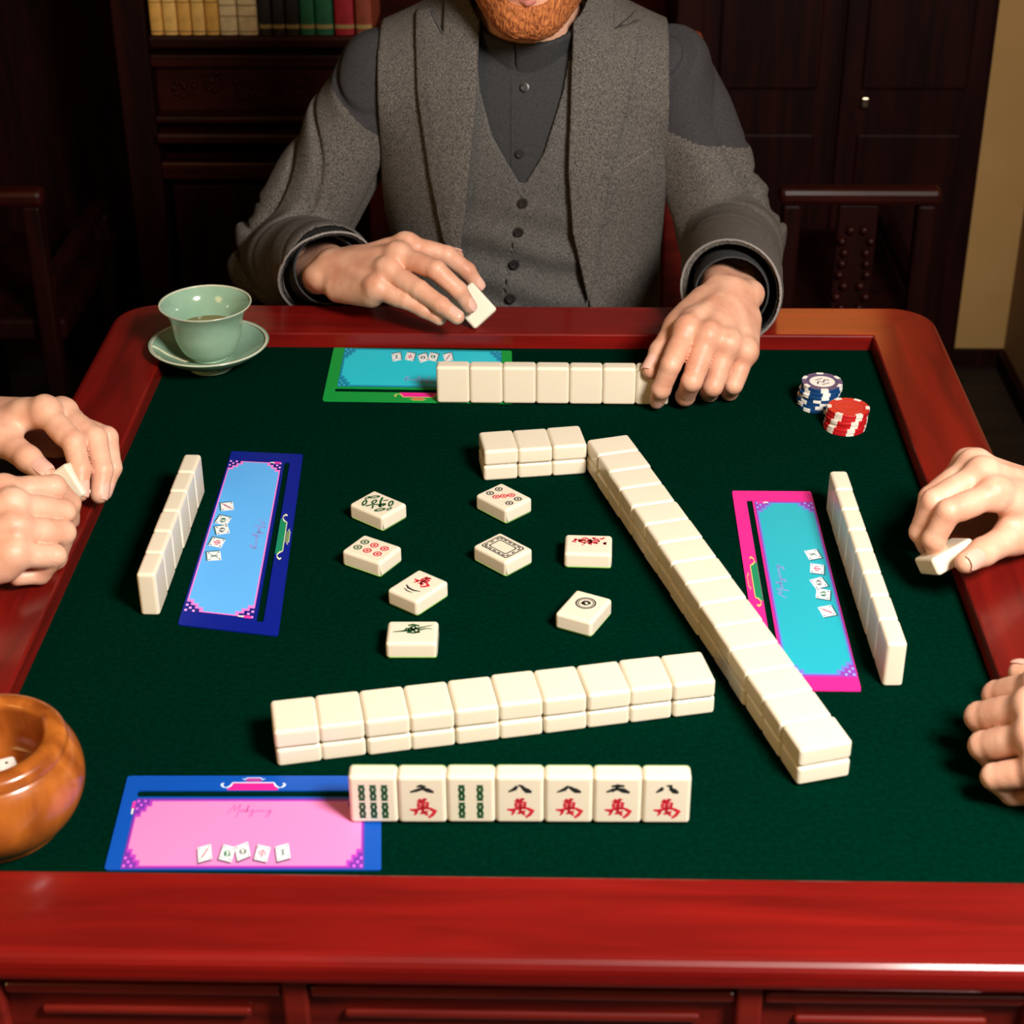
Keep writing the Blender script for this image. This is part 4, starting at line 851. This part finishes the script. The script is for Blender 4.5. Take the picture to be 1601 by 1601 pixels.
def make_person(lab, loc, rz, sk, arms, head_only_h=.003):
    """arms: list of (hand key, shoulder, elbow) in table space. Returns the Empty, its frame and the body object"""
    root = empty('person', (0, 0, 0)); tag(root, lab, 'person')
    to, fr = xf(loc, rz)
    def body(P):
        Q = to(P); d = trunk(Q, -.012); d = smin(d, neck(Q), .02)
        return d
    parts = []
    lo_l, hi_l = (-.22, -.12, -.42), (.22, .20, .33)
    v, q = nets(lambda P: smin(trunk(P, -.012), neck(P), .02), lo_l, hi_l, .009); parts.append(vnets(v, q, fr))
    v, q = nets(lambda P: smin(head(P), np.maximum(neck(P, -.002), -(P[2] - .235)), .018), (-.10, -.20, .225), (.12, .07, .52), head_only_h); parts.append(vnets(v, q, fr))
    for key, S, E in arms:
        W_ = V3(HANDS[key][1]['w']); S_, E_ = V3(S), V3(E); fd = (E_ - W_) / np.linalg.norm(E_ - W_)
        pts = np.stack([S_, E_, W_]); pl, ph = pts.min(0) - .07, pts.max(0) + .07
        v, q = nets(lambda P: smin(cap(P, S_, E_, .038, .034), cap(P, E_, W_ + fd * .07, .034, .0255), .02), pl, ph, .007); parts.append((v, q))
        parts.append(hand_mesh(key, E))
    # hips and legs, seated
    def legs(P):
        ax = np.abs(P[0]); A = [ax, P[1], P[2]]
        d = smin(cap(A, (.085, .04, -.30), (.11, -.36, -.265), .070, .050), cap(A, (.11, -.36, -.27), (.11, -.33, -.68), .048, .034), .03)
        return smin(d, ell(P, (0, .05, -.28), (.16, .12, .10)), .04)
    v, q = nets(legs, (-.26, -.48, -.76), (.26, .22, -.15), .014)
    me = netmesh('body', parts); bo = link('body', me, sk, root)
    tr = netmesh('trousers', [vnets(*nets(lambda P: legs(P) - .010, (-.28, -.5, -.70), (.28, .24, -.17), .014), fr)])
    link('trousers', tr, charcoal, root)
    for s in (-1, 1):
        sh = lambda P: np.maximum(smin(cap(P, (s * .11, -.335, -.712), (s * .115, -.46, -.722), .042, .034), cap(P, (s * .11, -.33, -.70), (s * .11, -.33, -.66), .042), .02), -(P[2] + TZ - .002))
        link('shoe', netmesh('shoe', [vnets(*nets(sh, (s * .11 - .06, -.52, -.765), (s * .11 + .06, -.27, -.62), .008), fr)]), black_m, root)
    # eyes, hair
    for s in (-1, 1):
        c, s2 = math.cos(HT), math.sin(HT); qx, qy, qz = s * .0315, -.0715, .012
        p = (HC[0] + qx, HC[1] + qy * c - qz * s2, HC[2] + qy * s2 + qz * c)
    return root, to, fr, bo
def hairmesh(root, fr, m, nm='hair'):
    def f(P):
        Q = headframe(P); d = face_shape(Q, .007) + .0025 * noise3(Q, 160, 2) + .0012 * noise3(Q, 420, 3)
        reg = np.maximum(-(Q[2] - .012 + np.clip(-(Q[1] + .035), 0, 1) * -1.1), -(Q[1] + .070 - Q[2] * .10))
        reg = np.minimum(reg, np.maximum(np.maximum(-(Q[2] + .055), -(Q[1] - .030)), 0 * d - 1))
        return np.maximum(d, reg)
    return link(nm, netmesh(nm, [vnets(*nets(f, (-.11, -.18, .27), (.13, .10, .53), .0032), fr)]), m, root)

# ---- the seated man
ML = (0.0, .672)
ER, EL = (-.280, .665, -.010), (.232, .66, .018)
SR, SL = (-.156, .678, .198), (.156, .678, .198)
man, to_m, fr_m, mb = make_person('seated person with a ginger beard in a grey tweed jacket and waistcoat, holding a tile', ML, 0, skin, [('manR', SR, ER), ('manL', SL, EL)], .0022)
for k_ in ('manR', 'manL'): nails(k_, man)
hairmesh(man, fr_m, beard_m)
# beard: follows the jaw, open around the mouth
def beard(P):
    Q = headframe(P); d = face_shape(Q, .0036) + .0009 * noise3(Q, 300, 1) + .0007 * noise3(Q, 700, 4)
    ax = np.abs(Q[0])
    reg = np.minimum(np.maximum(Q[2] + .058 - ax * .55, Q[1] + .0), np.maximum(np.maximum(Q[2] - .0, -(ax - .052)), Q[1] - .01))
    mou = np.maximum(np.abs(Q[2] + .036) - .0055, ax - .030)      # moustache
    reg = np.minimum(reg, mou)
    reg = np.maximum(reg, -(ell(Q, (0, -.09, -.0525), (.024, .05, .0095))))
    d = np.maximum(d, reg * .8)
    return np.maximum(d, Q[1] - .02)
link('beard', netmesh('beard', [vnets(*nets(beard, (-.09, -.20, .225), (.11, -.0, .40), .0018), fr_m)]), beard_m, man)
def lips_f(P):
    Q = headframe(P); A = [np.abs(Q[0]), Q[1], Q[2]]
    d = np.minimum(cap(A, (0, -.0900, -.0475), (.017, -.0815, -.0482), .0056, .0032), cap(A, (0, -.0880, -.0562), (.014, -.0815, -.0556), .0062, .0034))
    return d
link('lips', netmesh('lips', [vnets(*nets(lips_f, (-.04, -.20, .24), (.06, -.08, .40), .0013), fr_m)]), lip, man)

dzm = lambda p: (p[0], p[1] - ML[1], p[2])
# shirt: trunk layer, stand collar, placket, buttons
def tw(P, g): return trunk(P, g)
link('shirt', netmesh('shirt', [vnets(*nets(lambda P: smin(tw(P, .002), neck(P, .003) + np.clip(P[2] - .24, 0, 1) * 3, .02), (-.22, -.13, -.30), (.22, .19, .27), .005), fr_m)]), shirt_m, man)
shirt = man.children[-1]
def collar(P):
    nk = neck(P, .010 + 0); t = (P[2] - .225) - (P[1]) * .45
    d = np.maximum(np.maximum(nk - .002, -(nk + .0025)), np.abs(t - .031) - .030)
    gap = np.maximum(np.abs(P[0] + .0095 + (P[2] - .25) * .0) - .0007, P[1] + .02)
    return np.maximum(d - .0008, -gap)
link('collar', netmesh('collar', [vnets(*nets(collar, (-.09, -.13, .17), (.09, .10, .34), .0020), fr_m)]), shirt_m, man)
def surf_y(x, z, g, back=.25):
    """front surface of the trunk layer g at (x, z), local frame"""
    ys = np.linspace(-.16, .03, 400, dtype=np.float32); P = [np.full_like(ys, x), ys, np.full_like(ys, z)]
    i = np.argmax(trunk(P, g) < 0); return float(ys[i])
def button(x, z, g, r, parent, m=button_m):
    y = surf_y(x, z, g); e = .004; n = Vector((-(surf_y(x + e, z, g) - surf_y(x - e, z, g)) / (2 * e), 1, -(surf_y(x, z + e, g) - surf_y(x, z - e, g)) / (2 * e))); n = -n
    bm = lathe([(0, .0003), (r * .55, .0003), (r * .62, .0016), (r, .0014), (r, -.0004), (0, -.0004)], 20)
    o = bmo('button', bm, m, parent, smooth=False); p = fr_m((x, y, z)); q = n.to_track_quat('Z', 'Y')
    o.location = (p[0] + n.normalized().x * .0006, p[1] + n.normalized().y * .0006, p[2] + TZ); o.rotation_mode = 'QUATERNION'; o.rotation_quaternion = q
    return o
# placket strip down the shirt front
def strip(name, pts, wd, g, th, m, parent):
    bm = bmesh.new(); L, R_ = [], []
    rows = []
    for x, z in pts:
        rw = []
        for s, o in ((-1, 0), (-1, th), (0, th), (1, th), (1, 0)):
            xx = x + s * wd / 2; y = surf_y(xx, z, g) - o; p = fr_m((xx, y, z)); rw.append(bm.verts.new((p[0], p[1], p[2] + TZ)))
        rows.append(rw)
    for a, b in zip(rows, rows[1:]):
        for i in range(4): bm.faces.new((a[i], a[i + 1], b[i + 1], b[i]))
    bmesh.ops.recalc_face_normals(bm, faces=bm.faces)
    return bmo(name, bm, m, parent, smooth=False)
strip('placket', [(-.0015, .232 - k * .006) for k in range(22)], .026, .002, .0014, shirt_m, man)
for x, z in ((-.0, .2094), (-.0049, .1427)): button(x, z, .0045, .0048, man)

# waistcoat
VN = [(-.0537, .2646), (-.0467, .2046), (-.0338, .1601), (-.0056, .111), (.0012, .111), (.0202, .1428), (.0399, .2048), (.0511, .2647), (.0494, .4033), (-.0515, .4033)]
def waist(P):
    w_ = .0030 * np.sin(P[2] * 125 + 2.0 * np.sin(P[0] * 22)) * np.clip((.10 - P[2]) / .08, 0, 1) * np.clip((.13 - np.abs(P[0])) / .05, 0, 1)
    d = np.maximum(tw(P, .0085) + w_, -(tw(P, .0030) + w_)); d = np.maximum(d, np.abs(P[0]) - .15 + .12 * np.clip(P[2] - .10, 0, .3))
    cut = np.maximum(poly2(P[0], P[2], VN), P[1] - .02)
    d = np.maximum(d, -cut); d = np.maximum(d, P[2] - .235)
    seam = np.maximum(np.abs(P[0] - (-.0015 - (.1124 - P[2]) * .166)) - .0007, np.maximum(P[1], P[2] - .113)); seam = np.maximum(seam, -(tw(P, .0066)))
    return np.maximum(d, -seam)
wc = link('waistcoat', netmesh('waistcoat', [vnets(*relax(*nets(waist, (-.19, -.13, -.30), (.19, -.01, .26), .0018)), fr_m)]), tweed_v, man)
for x, z in ((-.002, .0895), (-.0066, .0554), (-.0112, .0176), (-.0155, -.0224), (-.022, -.065)): button(x, z, .0090, .0056, wc)

# jacket body: open in front, sleeveless at the arm holes
OPN = [(-.0465, .4033), (-.0498, .2646), (-.0535, .1978), (-.0635, .0857), (-.077, -.0334), (-.0896, -.3599), (.120, -.3584), (.0719, -.0327), (.0524, .0571), (.0488, .1289), (.0526, .2516), (.0544, .4033)]
def coatbody(P):
    wv = .0022 * np.sin(P[0] * 60 + P[2] * 9 + 1) * np.clip((.12 - P[2]) / .2, 0, 1)
    d = np.maximum(tw(P, .0155) + wv, -(tw(P, .0095) + wv))
    d = np.maximum(d, -np.maximum(poly2(P[0], P[2], OPN), P[1] - .03))
    d = np.maximum(d, np.abs(P[0] + .002) - (.157 - .02 * np.clip(P[2] - .1, 0, 1)))
    nk = neck(P, .0135); return np.maximum(np.maximum(d, -nk), -(P[2] + .33))
jk = link('jacket', netmesh('jacket', [vnets(*relax(*nets(coatbody, (-.19, -.14, -.36), (.19, .18, .29), .0026)), fr_m)]), tweed, man)
def jcollar(P):
    nk = neck(P, .0185); t = (P[2] - .225) - (P[1]) * .55
    d = np.maximum(np.maximum(nk - .0015, -(nk + .0030)), np.abs(t - .012) - .024)
    return np.maximum(d - .001, -(P[1] + .035))
link('jacket_collar', netmesh('jacket_collar', [vnets(*nets(jcollar, (-.12, -.10, .14), (.12, .14, .34), .0026), fr_m)]), tweed, jk)
LPL = [(-.1152, .2749), (-.1006, .2789), (-.0854, .2593), (-.0834, .3416), (-.0440, .3416), (-.0478, .2646), (-.0515, .1978), (-.0635, .0857), (-.0740, .0151), (-.0893, .0447), (-.1013, .1142), (-.1123, .1977)]
LPR = [(.0516, .3416), (.0500, .2516), (.0468, .1289), (.0524, .0571), (.0704, -.025), (.0765, -.0023), (.0901, .1148), (.1073, .1845), (.1208, .2674), (.0917, .2635), (.0995, .3416)]
for PL in (LPL, LPR):
    def lapel(P, PL=PL):
        pd = poly2(P[0], P[2], PL); lift = np.clip(-pd, 0, .012) * .12
        d = np.maximum(tw(P, .0215) - lift, -(tw(P, .0160)))
        d = np.maximum(d, np.maximum(pd, P[1] - .01))
        nk = neck(P, .0120); return np.maximum(d, -nk) - .0006
    link('lapel', netmesh('lapel', [vnets(*relax(*nets(lapel, (-.14, -.15, -.05), (.14, .03, .31), .0018)), fr_m)]), tweed, jk)
# jacket collar pieces above the notch, breast pocket welt, buttonhole
strip('pocket_welt', [(.0952 + k * .0051, .1184 + k * .0026) for k in range(9)], .0012, .0150, .0022, piping, jk)
strip('pocket_edge', [(.0900 + k * .0051, .098 + k * .0022) for k in range(8)], .0010, .0150, .0012, tweed_v, jk)
strip('buttonhole', [(.0871 + k * .0027, .2351 - k * .0017) for k in range(6)], .0010, .0215, .0012, black_m, jk)
strip('gorge_seam', [(-.1006 + k * .0025, .2789 - k * .0033) for k in range(7)], .0010, .0215, .0012, black_m, jk)
strip('gorge_seam', [(.0917 + k * .0036, .2635 + k * .0006 + .0012 * k) for k in range(8)], .0010, .0212, .0010, black_m, jk)

def man_sleeve(S, E, key, seed, zcut, slope):
    W_ = V3(HANDS[key][1]['w']); E_ = V3(E); u = (E_ - W_) / np.linalg.norm(E_ - W_); Cf = W_ + u * .022
    S2 = V3(S) + V3((0, 0, .004))
    u3 = u + V3((0, 0, .75) if key == 'manR' else (.50, 0, -.05)); u3 = u3 / np.linalg.norm(u3)
    f = sleeve_sdf(S2, E, Cf - u * .01, (.050, .054, .0500), seed)
    def g(P):
        d = f(P); inn = cap(P, E_ + (Cf - E_) * .45, Cf - u * .05, .038, .0470)
        d = np.maximum(d, -inn); d = np.maximum(d, -clipplane(P, Cf - u * .004, u3))
        return d
    pts = np.stack([S2, E_, Cf]); v, q = relax(*nets(g, pts.min(0) - .075, pts.max(0) + .075, .0024), 1)
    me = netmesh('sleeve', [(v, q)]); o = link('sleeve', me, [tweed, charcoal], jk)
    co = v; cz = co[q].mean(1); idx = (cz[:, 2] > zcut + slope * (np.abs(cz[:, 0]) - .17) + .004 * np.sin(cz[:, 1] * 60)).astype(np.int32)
    me.polygons.foreach_set('material_index', idx)
    # cuff edge piping and shirt cuff inside
    def pip(P):
        t = clipplane(P, Cf - u * .0040, u3); d = np.abs(f(P) + .0006) - .0014
        return np.maximum(d, np.abs(t) - .0013)
    v, q = nets(pip, Cf - .085, Cf + .085, .0013); link('cuff_piping', netmesh('cuff_piping', [(v, q)]), piping, o)
    def cuf(P):
        d = cap(P, Cf + u * .06, W_ + u * .004, .0380, .0350); d = np.abs(d) - .0011
        return np.maximum(np.maximum(d, -clipplane(P, W_ + u * .007, u)), clipplane(P, Cf + u * .05, u))
    v, q = nets(cuf, Cf - .09, Cf + .09, .0016); link('shirt_cuff', netmesh('shirt_cuff', [(v, q)]), shirt_m, man)
    v, q = nets(lambda P: np.maximum(np.abs(f(P, -.0045)) - .0012, np.abs(clipplane(P, Cf + u * .014, u3)) - .014), Cf - .08, Cf + .08, .0018); link('cuff_lining', netmesh('cuff_lining', [(v, q)]), black_m, o)
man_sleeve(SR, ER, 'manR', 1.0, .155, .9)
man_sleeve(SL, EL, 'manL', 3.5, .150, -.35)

# ---- the two players at the sides, mostly outside the picture
sweater = noisy(mat('black_sweater', (.02, .02, .022), .95, spec=.15), (.012, .012, .014), (.030, .030, .033), (400, 400, 400), 3, bump=.3)
dark_hair = mat('dark_hair', (.02, .012, .008), .5)
def side_person(lab, loc, rz, arms):
    root, to, fr, bo = make_person(lab, loc, rz, skin2, arms, .0045)
    for key, S, E in arms: nails(key, root)
    hairmesh(root, fr, dark_hair)
    parts = [vnets(*nets(lambda P: np.maximum(tw(P, .008), -neck(P, .004)), (-.22, -.14, -.36), (.22, .22, .27), .007), fr)]
    sw = link('sweater', netmesh('sweater', parts), sweater, root)
    for key, S, E in arms:
        W_ = V3(HANDS[key][1]['w']); E_ = V3(E); u = (E_ - W_) / np.linalg.norm(E_ - W_); Cf = W_ + u * .055
        f = sleeve_sdf(S, E, Cf, (.052, .048, .036), .5)
        def g(P): return np.maximum(f(P), -clipplane(P, Cf, u))
        pts = np.stack([V3(S), E_, Cf]); link('sleeve', netmesh('sleeve', [nets(g, pts.min(0) - .07, pts.max(0) + .07, .005)]), sweater, sw)
    return root
side_person('player at the left table edge turning a tile between both bare hands', (-.80, .03), PI / 2, [('leftL', (-.80, .19, .196), (-.70, .235, .03)), ('leftR', (-.80, -.13, .196), (-.695, -.20, .03))])
side_person('player at the right table edge pinching a tile, other hand resting curled', (.80, -.13), -PI / 2, [('rightR', (.80, .03, .196), (.675, .10, .03)), ('rightL', (.80, -.29, .196), (.665, -.37, .03))])

# chairs the three people sit on
def dining_chair(loc, rz, lab):
    t = empty('chair', (loc[0], loc[1], 0), rz); tag(t, lab, 'chair')
    box('seat', (-.21, .21, -.20, .22, .325, .352), wood_ap, t, .006)
    for s in (-1, 1):
        box('leg', (s * .19 - .017, s * .19 + .017, -.185, -.151, 0, .325), wood_ap, t, .004); box('leg', (s * .19 - .017, s * .19 + .017, .215, .25, 0, .88), wood_ap, t, .004)
    bk = box('backrest', (-.172, .172, .222, .240, .60, .88), wood_ap, t, .006)
    box('crest_rail', (-.215, .215, .213, .252, .881, .93), wood_ap, t, .008)
    return t
dining_chair((ML[0], ML[1] + .06), 0, 'red wooden chair under the seated person in tweed, behind the table')
dining_chair((-.86, .03), PI / 2, 'red wooden chair of the player at the left table edge')
dining_chair((.86, -.13), -PI / 2, 'red wooden chair of the player at the right table edge')

# tiles held in the hands
def held(c, X, Y, lab):
    X = Vector(X).normalized(); Y = Vector(Y); Y = (Y - X * Y.dot(X)).normalized(); Z = X.cross(Y)
    o = put((c[0], c[1], c[2] - 0), (0, 0, 0), lab, None); 
    m3 = Matrix((X, Y, Z)).transposed(); o.rotation_euler = m3.to_euler(); o.location = Vector((c[0], c[1], c[2] + TZ)) - Z * TT / 2
    return o
rt, dn = RT, DN
X1 = rt * .59 + dn * .81; Y1_ = rt * .74 - dn * .67       # edge directions seen in the hand, turned a little in depth
held((-.0492, .4227 + .004, .0379 - .002), (-(rt * .74) + dn * .67), (-(rt * .59) - dn * .81) , 'cream tile held in the fingertips of the bearded person')
held((-.3718, .0350, .0392), rt * .5 + dn * .8 , -(rt * .8) + dn * .5 + FW * .3, 'cream tile held between both hands of the left player')
held((.3368, -.0517, .0338), -FW + rt * .25, rt * .9 - dn * .43, 'cream tile pinched between finger and thumb of the right player')
